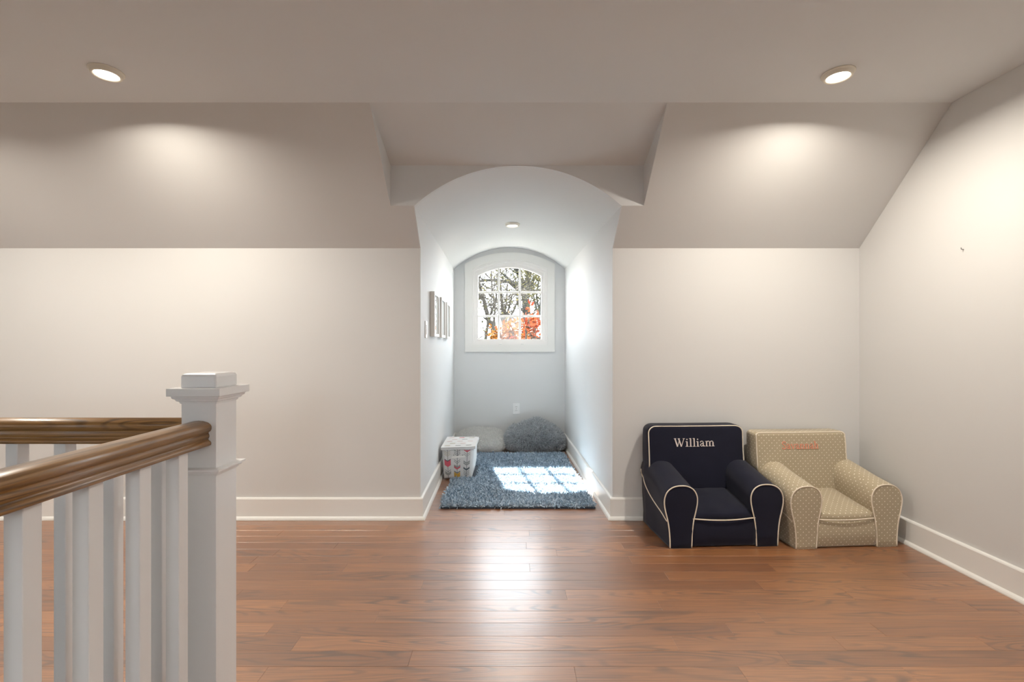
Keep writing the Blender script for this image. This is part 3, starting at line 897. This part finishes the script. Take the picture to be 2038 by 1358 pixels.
# ------------------------------------------------------------------ tufts
def tufts(name, P, N, length, width, mat, parent, lean=0.5, droop=0.3, seed=1, lvar=0.35):
    r = np.random.default_rng(seed)
    n = len(P)
    L = length * (1 + lvar * (r.random(n) * 2 - 1))[:, None]
    d = N + lean * r.normal(size=(n, 3))
    d /= np.linalg.norm(d, axis=1)[:, None]
    d2 = d + 0.55 * r.normal(size=(n, 3)) * lean - np.array([0, 0, droop])
    d2 /= np.linalg.norm(d2, axis=1)[:, None]
    side = np.cross(d, r.normal(size=(n, 3)))
    side /= np.linalg.norm(side, axis=1)[:, None] + 1e-9
    w = width * (0.7 + 0.6 * r.random(n))[:, None]
    m = P + d * L * 0.55; t = m + d2 * L * 0.5
    V = np.stack([P - side * w * .5, P + side * w * .5, m + side * w * .5, m - side * w * .5, t + side * w * .22, t - side * w * .22], 1).reshape(-1, 3)
    me = bpy.data.meshes.new(name)
    nv = len(V)
    me.vertices.add(nv); me.vertices.foreach_set('co', V.astype(np.float32).ravel())
    idx = np.arange(n)[:, None] * 6
    q = np.concatenate([idx + np.array([[0, 1, 2, 3]]), idx + np.array([[3, 2, 4, 5]])], 1).reshape(-1)
    me.loops.add(len(q)); me.loops.foreach_set('vertex_index', q.astype(np.int32))
    me.polygons.add(n * 2); me.polygons.foreach_set('loop_start', (np.arange(n * 2) * 4).astype(np.int32))
    me.update(calc_edges=True); me.validate()
    me.materials.append(mat)
    ob = bpy.data.objects.new(name, me); COL.objects.link(ob)
    if parent: ob.parent = parent
    ob['kind'] = 'stuff'
    return ob

# ------------------------------------------------------------------ rug
RY0, RY1 = 3.135, 4.665
def rxl(y): return -0.462 - 0.016 * (y - RY0) / 1.6 + 0.006 * math.sin(y * 9)
def rxr(y): return 0.580 - 0.045 * (y - RY0) / 1.6 + 0.004 * math.sin(y * 7 + 1)
rug = empty('shag_rug', (0.06, 3.9, 0))
tag(rug, 'blue grey shag rug partly in sunlight on the alcove floor', 'rug')
rings = []
ysr = [RY0 + (RY1 - RY0) * i / 30 for i in range(31)]
v, f = [], []
for y in ysr:
    a, b = rxl(y), rxr(y)
    for x, z in ((a, 0.001), (a, 0.011), (b, 0.011), (b, 0.001)): v.append((x - 0.06, y - 3.9, z))
for i in range(30):
    for j in range(4):
        kx = (j + 1) % 4
        f.append((i * 4 + j, i * 4 + kx, i * 4 + 4 + kx, i * 4 + 4 + j))
f += [(0, 1, 2, 3), (123, 122, 121, 120)]
rb = mesh('backing', v, f, M_RUGB, rug)
bm = bmesh.new(); bm.from_mesh(rb.data); bmesh.ops.recalc_face_normals(bm, faces=bm.faces); bm.to_mesh(rb.data); bm.free()
BASK = (-0.555, -0.29, 3.80, 4.16)     # basket footprint
R = np.random.default_rng(3)
n = 46000
yy = RY0 + 0.004 + (RY1 - RY0 - 0.008) * R.random(n)
tx = R.random(n)
xx = np.array([rxl(y) for y in yy]) * (1 - tx) + np.array([rxr(y) for y in yy]) * tx
keep = ~((xx < -0.265) & (yy > 3.80) & (yy < 4.19)) & ~(yy > 4.655)
xx, yy = xx[keep], yy[keep]
P = np.stack([xx - 0.06, yy - 3.9, np.full(len(xx), 0.0105)], 1)
# clumped lean: strands lean with a slowly changing field
cl = np.array([[mnoise.noise(Vector((a * 26, b * 26, 0))), mnoise.noise(Vector((a * 26, b * 26, 9)))] for a, b in zip(xx, yy)])
N = np.stack([cl[:, 0] * 1.5, cl[:, 1] * 1.5 - 0.15, np.full(len(xx), 1.0)], 1)
N /= np.linalg.norm(N, axis=1)[:, None]
tufts('pile', P, N, 0.025, 0.0085, M_PILE, rug, 0.55, 0.5, 5)

# ------------------------------------------------------------------ furry pillows
def fur_thing(name, label, loc, shape, cloth, fur, nfur, flen, seed, group, wid=0.0034):
    e = empty(name, loc)
    tag(e, label, 'pillow', group)
    nu, nv = 64, 40
    verts = []
    for j in range(nv + 1):
        ph = -PI / 2 + PI * j / nv
        for i in range(nu):
            verts.append(shape(2 * PI * i / nu, ph))
    faces = []
    for j in range(nv):
        for i in range(nu):
            k2 = (i + 1) % nu
            faces.append((j * nu + i, j * nu + k2, (j + 1) * nu + k2, (j + 1) * nu + i))
    ob = mesh('cover', verts, faces, cloth, e, True)
    bm = bmesh.new(); bm.from_mesh(ob.data); bmesh.ops.remove_doubles(bm, verts=bm.verts, dist=1e-5); bmesh.ops.recalc_face_normals(bm, faces=bm.faces)
    bmesh.ops.triangulate(bm, faces=bm.faces[:]); bm.to_mesh(ob.data); bm.free()
    me = ob.data
    co = np.empty(len(me.vertices) * 3); me.vertices.foreach_get('co', co); co = co.reshape(-1, 3)
    tri = np.array([p.vertices[:] for p in me.polygons])
    a, b, c = co[tri[:, 0]], co[tri[:, 1]], co[tri[:, 2]]
    nr = np.cross(b - a, c - a); ar = np.linalg.norm(nr, axis=1)
    cen = (a + b + c) / 3
    if (nr * (cen - co.mean(0))).sum() < 0: nr = -nr
    ok = cen[:, 2] > 0.018
    pr = ar * ok; pr /= pr.sum()
    r = np.random.default_rng(seed)
    t = r.choice(len(tri), nfur, p=pr)
    u, w = r.random(nfur), r.random(nfur); sw_ = u + w > 1; u[sw_] = 1 - u[sw_]; w[sw_] = 1 - w[sw_]
    P = a[t] + (b[t] - a[t]) * u[:, None] + (c[t] - a[t]) * w[:, None]
    N = nr[t] / ar[t][:, None]
    W = np.array([[mnoise.noise(Vector(p * 17)), mnoise.noise(Vector(p * 17) + Vector((5, 5, 5))), mnoise.noise(Vector(p * 17) + Vector((9, 1, 4)))] for p in P])
    N = N + W * 1.1 + np.array([0, -0.25, -0.1]); N /= np.linalg.norm(N, axis=1)[:, None]
    tufts('fur', P, N, flen, wid, fur, e, 0.35, 0.35, seed)
    return e
def sgnpow(v, p): return math.copysign(abs(v) ** p, v)
def shape_light(th, ph):
    cx, cy = math.cos(ph) * math.cos(th), math.cos(ph) * math.sin(th)
    x = 0.256 * sgnpow(cx, 0.62); y = 0.188 * sgnpow(cy, 0.62); z = 0.075 * sgnpow(math.sin(ph), 0.9)
    z *= 0.55 + 0.45 * math.cos(min(1, abs(x) / 0.256) * 1.2)
    t = math.radians(21)
    z2 = 0.098 + z * math.cos(t) + y * math.sin(t) * 1.05
    y2 = y * math.cos(t) - z * math.sin(t)
    z2 += 0.012 * mnoise.noise(Vector((x * 6, y * 6, 1)))
    return (x, y2, max(0.002, z2))
fur_thing('furry_pillow', 'light grey furry square pillow beside the patterned bin', (-0.300, 4.872, 0.001), shape_light, M_FURLB, M_FURL, 17000, 0.017, 11, None, 0.0042)
def shape_dark(th, ph):
    cx, cy, cz = math.cos(ph) * math.cos(th), math.cos(ph) * math.sin(th), math.sin(ph)
    x = 0.304 * sgnpow(cx, 0.74); y = 0.188 * sgnpow(cy, 0.8)
    top = 0.105 + 0.150 * math.exp(-abs((x - 0.01) / 0.24) ** 2.4) * (0.5 + 0.5 * (y + 0.2) / 0.4 * 1.0)
    if x < -0.2: top += 0.06 * math.exp(-((x + 0.24) / 0.08) ** 2)
    top += 0.028 * mnoise.noise(Vector((x * 7, y * 7, 3)))
    top += 0.055 * max(0, (y + 0.2) / 0.4)
    if cz >= 0: z = 0.075 + (top - 0.0) * sgnpow(cz, 0.75) * 0.82
    else: z = 0.075 + 0.073 * cz
    return (x, y, max(0.002, z))
fur_thing('furry_pillow', 'large grey furry cushion heaped in the alcove corner by the outlet', (0.264, 4.880, 0.001), shape_dark, M_FURDB, M_FURD, 24000, 0.032, 12, None, 0.0058)

# ------------------------------------------------------------------ patterned storage bin
M_BIN = fabric('bin_white_canvas', (0.70, 0.70, 0.70), 0.03, 0.8, 1500, 0.1)[0]
def flat(name, c): return fabric(name, c, 0.04, 0.85, 1500, 0.05)[0]
C_GREY, C_DARK, C_CORAL, C_MUST, C_PALE, C_TAN = (flat('print_grey', (.33, .34, .34)), flat('print_dark_grey', (.13, .15, .17)), flat('print_coral', (.62, .12, .16)), flat('print_mustard', (.62, .36, .08)), flat('print_pale', (.60, .44, .42)), flat('print_tan', (.47, .43, .32)))
binn = empty('storage_bin', (-0.420, 3.80, 0.0135), math.radians(-1))
tag(binn, 'white fabric storage bin with arrow print and loose lid on the rug', 'storage bin')
bw0, bw1, bd, bh = 0.112, 0.128, 0.33, 0.243
def bin_pt(u, v_, off=0.0):      # front face, u 0..1 left to right, v 0..1 bottom to top
    hw = bw0 + (bw1 - bw0) * v_
    bul = 0.006 * math.sin(PI * u) * math.sin(PI * v_)
    return (-hw + 2 * hw * u, -0.004 * v_ - bul - off, bh * v_)
rings = []
for j in range(13):
    v_ = j / 12; hw = bw0 + (bw1 - bw0) * v_
    b_ = math.sin(PI * v_)
    r = [bin_pt(i / 10, v_) for i in range(11)]
    r += [(hw + (0.012 + 0.008 * v_) * b_ * math.sin(PI * i / 8), bd * i / 8, bh * v_) for i in range(1, 9)]
    r += [(hw - 2 * hw * i / 6, bd, bh * v_) for i in range(1, 7)]
    r += [(-hw, bd - bd * i / 8, bh * v_) for i in range(1, 8)]
    rings.append(r)
loft('body', rings, M_BIN, binn)
# lid: a shallow tray, lifted at the front right corner
def lid_z(x, y): return bh + 0.006 + 0.010 * max(0, x / 0.14) * (1 - y / 0.36) + 0.016 * (y / 0.36)
lv, lf = [], []
nx, ny = 10, 10
for sidez in (0, 1):
    for j in range(ny + 1):
        for i in range(nx + 1):
            x = -0.138 + 0.282 * i / nx; y = -0.014 + 0.362 * j / ny
            lv.append((x, y, lid_z(x, y) + 0.004 * math.sin(PI * i / nx) * math.sin(PI * j / ny) + (0.004 if sidez else 0)))
def vid(s, i, j): return s * (nx + 1) * (ny + 1) + j * (nx + 1) + i
for j in range(ny):
    for i in range(nx):
        lf.append((vid(1, i, j), vid(1, i + 1, j), vid(1, i + 1, j + 1), vid(1, i, j + 1)))
        lf.append((vid(0, i, j), vid(0, i, j + 1), vid(0, i + 1, j + 1), vid(0, i + 1, j)))
for i in range(nx):
    lf.append((vid(0, i, 0), vid(0, i + 1, 0), vid(1, i + 1, 0), vid(1, i, 0))); lf.append((vid(0, i + 1, ny), vid(0, i, ny), vid(1, i, ny), vid(1, i + 1, ny)))
for j in range(ny):
    lf.append((vid(0, 0, j + 1), vid(0, 0, j), vid(1, 0, j), vid(1, 0, j + 1))); lf.append((vid(0, nx, j), vid(0, nx, j + 1), vid(1, nx, j + 1), vid(1, nx, j)))
lid = mesh('lid', lv, lf, M_BIN, binn)
# lid rims
rim = []
def rimquad(a, b, name='lid_rim'):
    (x0, y0), (x1, y1) = a, b
    z0, z1 = lid_z(x0, y0) + .003, lid_z(x1, y1) + .003
    d = Vector((y1 - y0, x0 - x1, 0)).normalized() * 0.003
    v = []
    for (x, y, z) in ((x0, y0, z0), (x1, y1, z1)):
        for h in (0, -0.020):
            for s in (0, 1): v.append((x - d.x * s, y - d.y * s, z + h))
    ff = [(0, 1, 5, 4), (2, 6, 7, 3), (0, 4, 6, 2), (1, 3, 7, 5), (0, 2, 3, 1), (4, 5, 7, 6)]
    o = mesh(name, v, ff, M_BIN, lid)
    bm = bmesh.new(); bm.from_mesh(o.data); bmesh.ops.recalc_face_normals(bm, faces=bm.faces); bm.to_mesh(o.data); bm.free()
rimquad((0.144, -0.014), (0.144, 0.348)); rimquad((-0.138, 0.348), (-0.138, -0.014)); rimquad((-0.138, -0.014), (0.144, -0.014))
# print
class Print:
    def __init__(s, fn): s.v, s.f, s.fn = {}, {}, fn
    def quad(s, mat, pts):
        v = s.v.setdefault(mat, []); f = s.f.setdefault(mat, [])
        b = len(v)
        n = 4
        for j in range(n + 1):
            for i in range(n + 1):
                a, c = i / n, j / n
                p = [(1 - a) * (1 - c) * pts[0][q] + a * (1 - c) * pts[1][q] + a * c * pts[2][q] + (1 - a) * c * pts[3][q] for q in (0, 1)]
                v.append(s.fn(p[0], p[1]))
        for j in range(n):
            for i in range(n):
                f.append((b + j * 5 + i, b + j * 5 + i + 1, b + j * 5 + i + 6, b + j * 5 + i + 5))
    def build(s, name, parent):
        for mat in s.v: mesh(name, s.v[mat], s.f[mat], mat, parent)['kind'] = 'stuff'
pr = Print(lambda u, v_: bin_pt(u, v_, 0.0012))
pr2 = Print(lambda u, v_: bin_pt(u, v_, 0.0018))
def chevron(P, mat, cu, v_, w, th, drop):     # filled V, open upwards
    for s in (-1, 1):
        P.quad(mat, [(cu, v_ - drop), (cu + s * w, v_), (cu + s * w, v_ + th), (cu, v_ - drop + th)])
def line(P, mat, a, b, w=0.012):
    d = Vector((b[0] - a[0], b[1] - a[1])); n_ = Vector((-d.y, d.x)).normalized() * w / 2
    P.quad(mat, [(a[0] + n_.x, a[1] + n_.y), (a[0] - n_.x, a[1] - n_.y), (b[0] - n_.x, b[1] - n_.y), (b[0] + n_.x, b[1] + n_.y)])
def arrow(cu, items, v0, v1):
    line(pr, C_DARK, (cu, v0), (cu + 0.01, v1), 0.014)
    for kind, mat, v_, s in items:
        if kind == 'feather':
            for i in range(s):
                for sg in (-1, 1): line(pr, mat, (cu, v_ - i * 0.055), (cu + sg * 0.10, v_ + 0.075 - i * 0.055), 0.014)
        else: chevron(pr2, mat, cu, v_, 0.105, s, 0.07)
arrow(0.16, [('feather', C_TAN, .85, 3), ('v', C_DARK, .63, .03), ('v', C_CORAL, .45, .19), ('v', C_GREY, .155, .09), ('feather', C_DARK, .22, 2)], 0.02, .95)
arrow(0.48, [('feather', C_DARK, .88, 3), ('feather', C_DARK, .56, 2), ('v', C_GREY, .42, .05), ('v', C_CORAL, .37, .055), ('v', C_DARK, .235, .03), ('v', C_MUST, .06, .165)], 0.03, .98)
arrow(0.80, [('feather', C_GREY, .80, 2), ('v', C_GREY, .56, .05), ('v', C_GREY, .50, .05), ('v', C_DARK, .33, .065), ('feather', C_DARK, .20, 3)], 0.03, .90)
chevron(pr2, C_CORAL, .80, .94, .10, .03, .06); pr2.quad(C_CORAL, [(.73, .945), (.87, .945), (.80, .90), (.79, .90)])
pr.build('arrow_print', binn); pr2.build('arrow_print', binn)
hd = Print(lambda u, v_: bin_pt(u, v_, 0.004))
hd.quad(M_TRIM, [(.30, .685), (.74, .715), (.74, .775), (.30, .745)])
hd.build('handle', binn)
for u in (.37, .51, .66):
    p = bin_pt(u, .785, .002)
    bm = bmesh.new(); bmesh.ops.create_uvsphere(bm, u_segments=8, v_segments=6, radius=.003)
    bmesh.ops.translate(bm, vec=p, verts=bm.verts); from_bm('grommet', bm, M_SLOT, binn, True)
prl = Print(lambda u, v_: (-0.138 + 0.282 * u, -0.014 + 0.362 * v_, lid_z(-0.138 + 0.282 * u, -0.014 + 0.362 * v_) + 0.0053 + 0.004 * math.sin(PI * u) * math.sin(PI * v_)))
rr = random.Random(5)
for j in range(5):
    for i in range(3):
        u0 = 0.08 + i * 0.31 + (0.12 if j % 2 else 0); v0 = 0.12 + j * 0.18
        mt = rr.choice([C_PALE, C_PALE, C_GREY, C_CORAL, C_TAN])
        if u0 + .16 < .97: prl.quad(mt, [(u0, v0), (u0 + 0.16, v0 + .01), (u0 + 0.17, v0 + .06), (u0 + .02, v0 + .05)])
prl.build('arrow_print', lid)

# ------------------------------------------------------------------ pictures, switch, outlet
M_FRAME = paint('pale_silver_frame', (0.76, 0.74, 0.70), 0.3, 0.02, 120, 0.03, 0.5)
M_MATB = paint('picture_mat', (0.80, 0.80, 0.79), 0.7, 0.0)
def print_mat(name, a, b, seed):
    m, nt, bs = new_mat(name)
    tc = nd(nt, 'ShaderNodeTexCoord'); nz = nd(nt, 'ShaderNodeTexNoise'); nz.inputs['Scale'].default_value = 9 + seed; nz.inputs['Detail'].default_value = 4
    cr = nd(nt, 'ShaderNodeMix', data_type='RGBA'); cr.inputs['A'].default_value = (*a, 1); cr.inputs['B'].default_value = (*b, 1)
    nt.links.new(tc.outputs['Object'], nz.inputs['Vector']); nt.links.new(nz.outputs['Fac'], cr.inputs['Factor']); nt.links.new(cr.outputs['Result'], bs.inputs['Base Color'])
    return m
def picture(y0, y1, z0, z1, label, i):
    yc = (y0 + y1) / 2
    x = axl(yc) + 0.0015
    ang = math.atan2(axl(BY) - axl(D), BY - D)
    e = empty('framed_picture', (x, yc, z0), -ang)
    tag(e, label, 'picture frame', 'framed pictures on the alcove wall')
    hw, h, b, d = (y1 - y0) / 2, z1 - z0, 0.022, 0.032
    bm = bmesh.new()
    add_box(bm, 0, d, -hw, -hw + b, 0, h, .0015); add_box(bm, 0, d, hw - b, hw, 0, h, .0015)
    add_box(bm, 0, d, -hw + b, hw - b, 0, b, .0015); add_box(bm, 0, d, -hw + b, hw - b, h - b, h, .0015)
    from_bm('frame', bm, M_FRAME, e)
    box('mat_board', 0.004, 0.022, -hw + b, hw - b, b, h - b, M_MATB, e)
    box('print', 0.022, 0.0232, -hw + b + .035, hw - b - .035, b + .045, h - b - .045, print_mat('print_%d' % i, (.62, .64, .65), (.80, .80, .78), i), e)
    mesh('glass', [(0.027, -hw + b, b), (0.027, hw - b, b), (0.027, hw - b, h - b), (0.027, -hw + b, h - b)], [(0, 1, 2, 3)], M_GLASS, e)
picture(3.35, 3.61, 1.160, 1.485, 'pale framed picture on the alcove wall next to the light switch', 0)
picture(3.757, 4.005, 1.158, 1.483, 'pale framed picture hanging between the other two on the alcove wall', 1)
picture(4.14, 4.38, 1.152, 1.477, 'pale framed picture on the alcove wall closest to the arched window', 2)
e = empty('light_switch', (axl(3.16) + 0.0005, 3.158, 1.147), -math.atan2(axl(BY) - axl(D), BY - D))
tag(e, 'white rocker light switch at the alcove mouth', 'light switch')
box('plate', 0, 0.006, -0.037, 0.037, 0, 0.114, M_PLATE, e, 0.002, 2)
box('rocker', 0.006, 0.0095, -0.016, 0.016, 0.024, 0.090, M_PLATE, e, 0.001)
e = empty('wall_outlet', (at(1027.4, 814, BY).x, BY - 0.0005, 0.342))
tag(e, 'white duplex outlet on the alcove back wall above the furry pillows', 'outlet')
box('plate', -0.037, 0.037, -0.006, 0, 0, 0.117, M_PLATE, e, 0.002, 2)
for z in (0.026, 0.066):
    r = box('receptacle', -0.017, 0.017, -0.0085, -0.006, z, z + 0.027, M_PLATE, e, 0.001)
    for x in (-0.007, 0.006): box('slot', x - .0012, x + .0012, -0.0089, -0.0084, z + .010, z + .019, M_SLOT, r)
box('screw', -0.0025, 0.0025, -0.0072, -0.006, 0.056, 0.061, M_SLOT, e)
# two small nails
p = Vector((XE, XE * F / (1918 - VX), 0)); p.z = H - (497 - VY) / F * p.y
tag(tube('picture_nail', [(XE, p.y, p.z), (XE - .012, p.y, p.z + .002), (XE - .013, p.y, p.z + .010)], 0.0016, M_SLOT, None, 6), 'tiny bent nail left in the gable wall', 'nail')

# ------------------------------------------------------------------ outside
M_BARK = paint('bark', (0.035, 0.034, 0.03), 0.9, 0.4, 12, 0.3, 0.1)
M_BARK2 = paint('thin_bark', (0.045, 0.04, 0.034), 0.9, 0.3, 20, 0.3, 0.1)
M_RED = strand('red_leaves', (0.07, 0.010, 0.005), (0.20, 0.05, 0.018), 0.8, 0.3)
M_ORANGE = strand('orange_leaves', (0.06, 0.018, 0.003), (0.19, 0.075, 0.012), 0.8, 0.2)
M_OLIVE = strand('olive_leaves', (0.025, 0.026, 0.010), (0.075, 0.068, 0.03), 0.8, 0.3)
M_LAWN = paint('lawn', (0.085, 0.085, 0.07), 0.95, 0.3, 6, 0.3, 0.1)
GZ = -3.3
g = mesh('ground', [(-60, -60, GZ), (60, -60, GZ), (60, 110, GZ), (-60, 110, GZ)], [(0, 1, 2, 3)], M_LAWN)
m = g.modifiers.new('t', 'SOLIDIFY'); m.thickness = 0.2; m.offset = -1
struct(g, 'lawn below the alcove window', 'ground')
class Wood:
    def __init__(s): s.v, s.f = [], []
    def limb(s, pts, r0, r1, sides=6):
        P = catmull(pts, 5)
        rad = [r0 + (r1 - r0) * i / (len(P) - 1) for i in range(len(P))]
        v, f = tube_geo(P, rad, sides); b = len(s.v)
        s.v += v; s.f += [tuple(i + b for i in q) for q in f]
        return P, rad
    def grow(s, p, d, length, r, depth, rg, tips, spread=0.7, up=0.15):
        pts = [p]; q = p.copy(); dd = d.copy()
        for i in range(3):
            dd = (dd + Vector((rg.gauss(0, .16), rg.gauss(0, .16), rg.gauss(0, .12) + up * .4))).normalized()
            q = q + dd * length / 3; pts.append(q.copy())
        P, rad = s.limb(pts, r, r * 0.55, 5 if depth > 1 else 4)
        tips.append(P[-1])
        if depth <= 0: tips += P[len(P) // 2:]; return
        for c in range(rg.randint(2, 4)):
            t = rg.uniform(.35, 1.0); i = min(len(P) - 1, int(t * (len(P) - 1)))
            nd_ = (dd + Vector((rg.gauss(0, spread), rg.gauss(0, spread) * .8, rg.gauss(0, spread * .7) + up))).normalized()
            s.grow(P[i], nd_, length * rg.uniform(.5, .8), max(.008, rad[i] * .66), depth - 1, rg, tips, spread, up)
def leaves(name, mat, parent, pts, n, size, spread, seed):
    r = np.random.default_rng(seed)
    P = np.array([tuple(p) for p in pts])[r.integers(0, len(pts), n)] + r.normal(size=(n, 3)) * spread
    a = r.normal(size=(n, 3)); a /= np.linalg.norm(a, axis=1)[:, None]
    b = np.cross(a, r.normal(size=(n, 3))); b /= np.linalg.norm(b, axis=1)[:, None]
    sz = size * (.6 + .8 * r.random(n))[:, None]
    V = np.stack([P - a * sz, P + b * sz * .5, P + a * sz, P - b * sz * .5], 1).reshape(-1, 3)
    o = mesh(name, V.tolist(), [(4 * i, 4 * i + 1, 4 * i + 2, 4 * i + 3) for i in range(n)], mat, parent)
    o['kind'] = 'stuff'
    return o
def tree(name, label, base, limbs, seed, bark, leaf=None, nleaf=0, lsize=.08, lspread=.25, twigs=(2, 1.2), group='trees outside the window', spread=0.7, leaf2=None, every=2):
    """limbs: list of (points in metres, r0, r1); sub-branches grow from each limb"""
    rg = random.Random(seed)
    e = empty(name, base)
    tag(e, label, 'tree', group)
    W = Wood(); tips = []
    base = Vector(base)
    for k, (pts, r0, r1) in enumerate(limbs):
        P, rad = W.limb([Vector(p) - base for p in pts], r0, r1, 10 if k == 0 else 7)
        for i in range(len(P) // 3 if k == 0 else 2, len(P), every):
            if k == 0 and rg.random() < .35: continue
            d = Vector((rg.gauss(0, 1), rg.gauss(0, .7), rg.uniform(0, .9))).normalized()
            W.grow(P[i], d, twigs[1] * rg.uniform(.6, 1.2), max(.017, rad[i] * .40), twigs[0], rg, tips, spread)
    mesh('branches', W.v, W.f, bark, e, True)
    if leaf and nleaf: leaves('foliage', leaf, e, tips, nleaf, lsize, lspread, seed)
    if leaf2: leaves('foliage', leaf2, e, tips, nleaf, lsize, lspread, seed + 50)
    return e
def q(px, py, y): return at(px, py, y)
Y1 = 25.0
tb = Vector((q(1050, 676, Y1).x, Y1, GZ))
tree('oak_tree', 'large tree with a thick dark trunk forking behind the red shrub', tuple(tb), [
    ([tb, q(1051, 680, Y1), q(1048, 630, Y1), q(1046, 590, Y1)], 0.34, 0.19),
    ([q(1046, 592, Y1), q(1036, 576, Y1 - .3), q(1018, 562, Y1 - .8), q(1000, 560, Y1 - 1.2), q(968, 558, Y1 - 1.6), q(930, 566, Y1 - 2)], 0.17, 0.05),
    ([q(1045, 592, Y1), q(1040, 562, Y1 + .3), q(1028, 535, Y1 + .5), q(1012, 500, Y1 + .6)], 0.17, 0.10),
    ([q(1048, 592, Y1), q(1050, 560, Y1), q(1058, 520, Y1), q(1062, 480, Y1)], 0.18, 0.11),
    ([q(1050, 588, Y1), q(1060, 560, Y1 - .4), q(1074, 540, Y1 - .9), q(1100, 520, Y1 - 1)], 0.12, 0.05),
    ([q(1020, 563, Y1 - .8), q(1000, 545, Y1 - 1), q(975, 530, Y1 - 1.4)], 0.08, 0.03)], 21, M_BARK, M_OLIVE, 900, .085, .22, (2, 1.3))
Y2 = 14.0
tb = Vector((q(978, 676, Y2).x, Y2, GZ))
tree('bare_tree', 'slender bare tree with crossing stems in the left panes', tuple(tb), [
    ([tb, q(982, 676, Y2), q(973, 640, Y2), q(965, 605, Y2), q(956, 575, Y2), q(948, 540, Y2)], 0.09, 0.035),
    ([q(966, 680, Y2 + .4), q(970, 650, Y2 + .4), q(977, 625, Y2 + .4), q(986, 600, Y2 + .4), q(990, 570, Y2 + .4)], 0.05, 0.02),
    ([q(988, 678, Y2 - .3), q(984, 640, Y2 - .3), q(985, 610, Y2 - .3), q(979, 570, Y2 - .3), q(978, 540, Y2 - .3)], 0.04, 0.018),
    ([q(968, 612, Y2), q(960, 595, Y2), q(950, 580, Y2)], 0.03, 0.012)], 33, M_BARK2, M_OLIVE, 260, .05, .12, (2, .85))
Y3 = 17.0
tb = Vector((q(1004, 676, Y3).x, Y3, GZ))
tree('bare_tree', 'bare tree fanning upright thin stems behind the middle panes', tuple(tb), [
    ([tb, q(1004, 676, Y3), q(1003, 650, Y3), q(1001, 625, Y3), q(998, 590, Y3), q(996, 560, Y3)], 0.11, 0.03),
    ([q(1004, 655, Y3), q(1010, 625, Y3), q(1016, 600, Y3), q(1022, 575, Y3)], 0.05, 0.02),
    ([q(1003, 645, Y3), q(1006, 615, Y3), q(1009, 590, Y3), q(1010, 560, Y3)], 0.045, 0.02),
    ([q(1005, 660, Y3), q(1014, 635, Y3), q(1026, 610, Y3), q(1034, 585, Y3)], 0.04, 0.015),
    ([q(1002, 650, Y3), q(995, 625, Y3), q(990, 600, Y3), q(984, 570, Y3)], 0.04, 0.015)], 41, M_BARK2, M_OLIVE, 200, .05, .12, (2, .8))
Y4 = 20.5
tb = Vector((q(1064, 700, Y4).x, Y4, GZ))
tree('leafy_tree', 'leaning tree with thin olive leaves at the right panes', tuple(tb), [
    ([tb, q(1062, 665, Y4), q(1070, 635, Y4), q(1076, 612, Y4), q(1080, 580, Y4)], 0.14, 0.07),
    ([q(1072, 630, Y4), q(1066, 605, Y4), q(1062, 585, Y4), q(1066, 560, Y4)], 0.05, 0.02),
    ([q(1074, 618, Y4), q(1068, 590, Y4), q(1072, 560, Y4), q(1070, 535, Y4)], 0.05, 0.02)], 52, M_BARK, M_OLIVE, 1300, .06, .16, (2, .8))
def shrub(name, label, cx, y, top_px, wpx, mats, seed, n):
    c = q(cx, 676, y); base = Vector((c.x, y, GZ)); top = q(cx, top_px, y)
    hw = wpx / F * y
    limbs = [([base, Vector((c.x, y, -1)), Vector((c.x, y, .6))], .07, .04)]
    rg = random.Random(seed)
    for i in range(9):
        x = c.x + hw * (i / 4 - 1); 
        limbs.append(([Vector((c.x, y, -.2 + .1 * i)), Vector(((c.x + x) / 2, y + rg.uniform(-.5, .5), .6)), Vector((x, y + rg.uniform(-.6, .6), top.z - .35 * abs(i / 4 - 1) - rg.uniform(.0, .35)))], .03, .008))
    return tree(name, label, tuple(base), limbs, seed, M_BARK2, mats[0], n, .045, .10, (1, .28), 'autumn trees outside the window', .8, mats[1] if len(mats) > 1 else None, 2)
shrub('autumn_tree', 'red leaved small tree in front of the thick trunk', 1058, 8.0, 643, 24, (M_RED,), 61, 2600)
shrub('autumn_tree', 'orange and yellow leaved small tree beside the red one', 1014, 10.4, 652, 20, (M_ORANGE,), 62, 6000)
shrub('autumn_tree', 'low olive brown bush beneath the slender bare tree', 955, 12.3, 662, 14, (M_OLIVE,), 63, 900)

print('planks', nplank, 'objects', len(bpy.data.objects), 'tris', sum(sum(len(p.vertices) - 2 for p in me.polygons) for me in bpy.data.meshes))
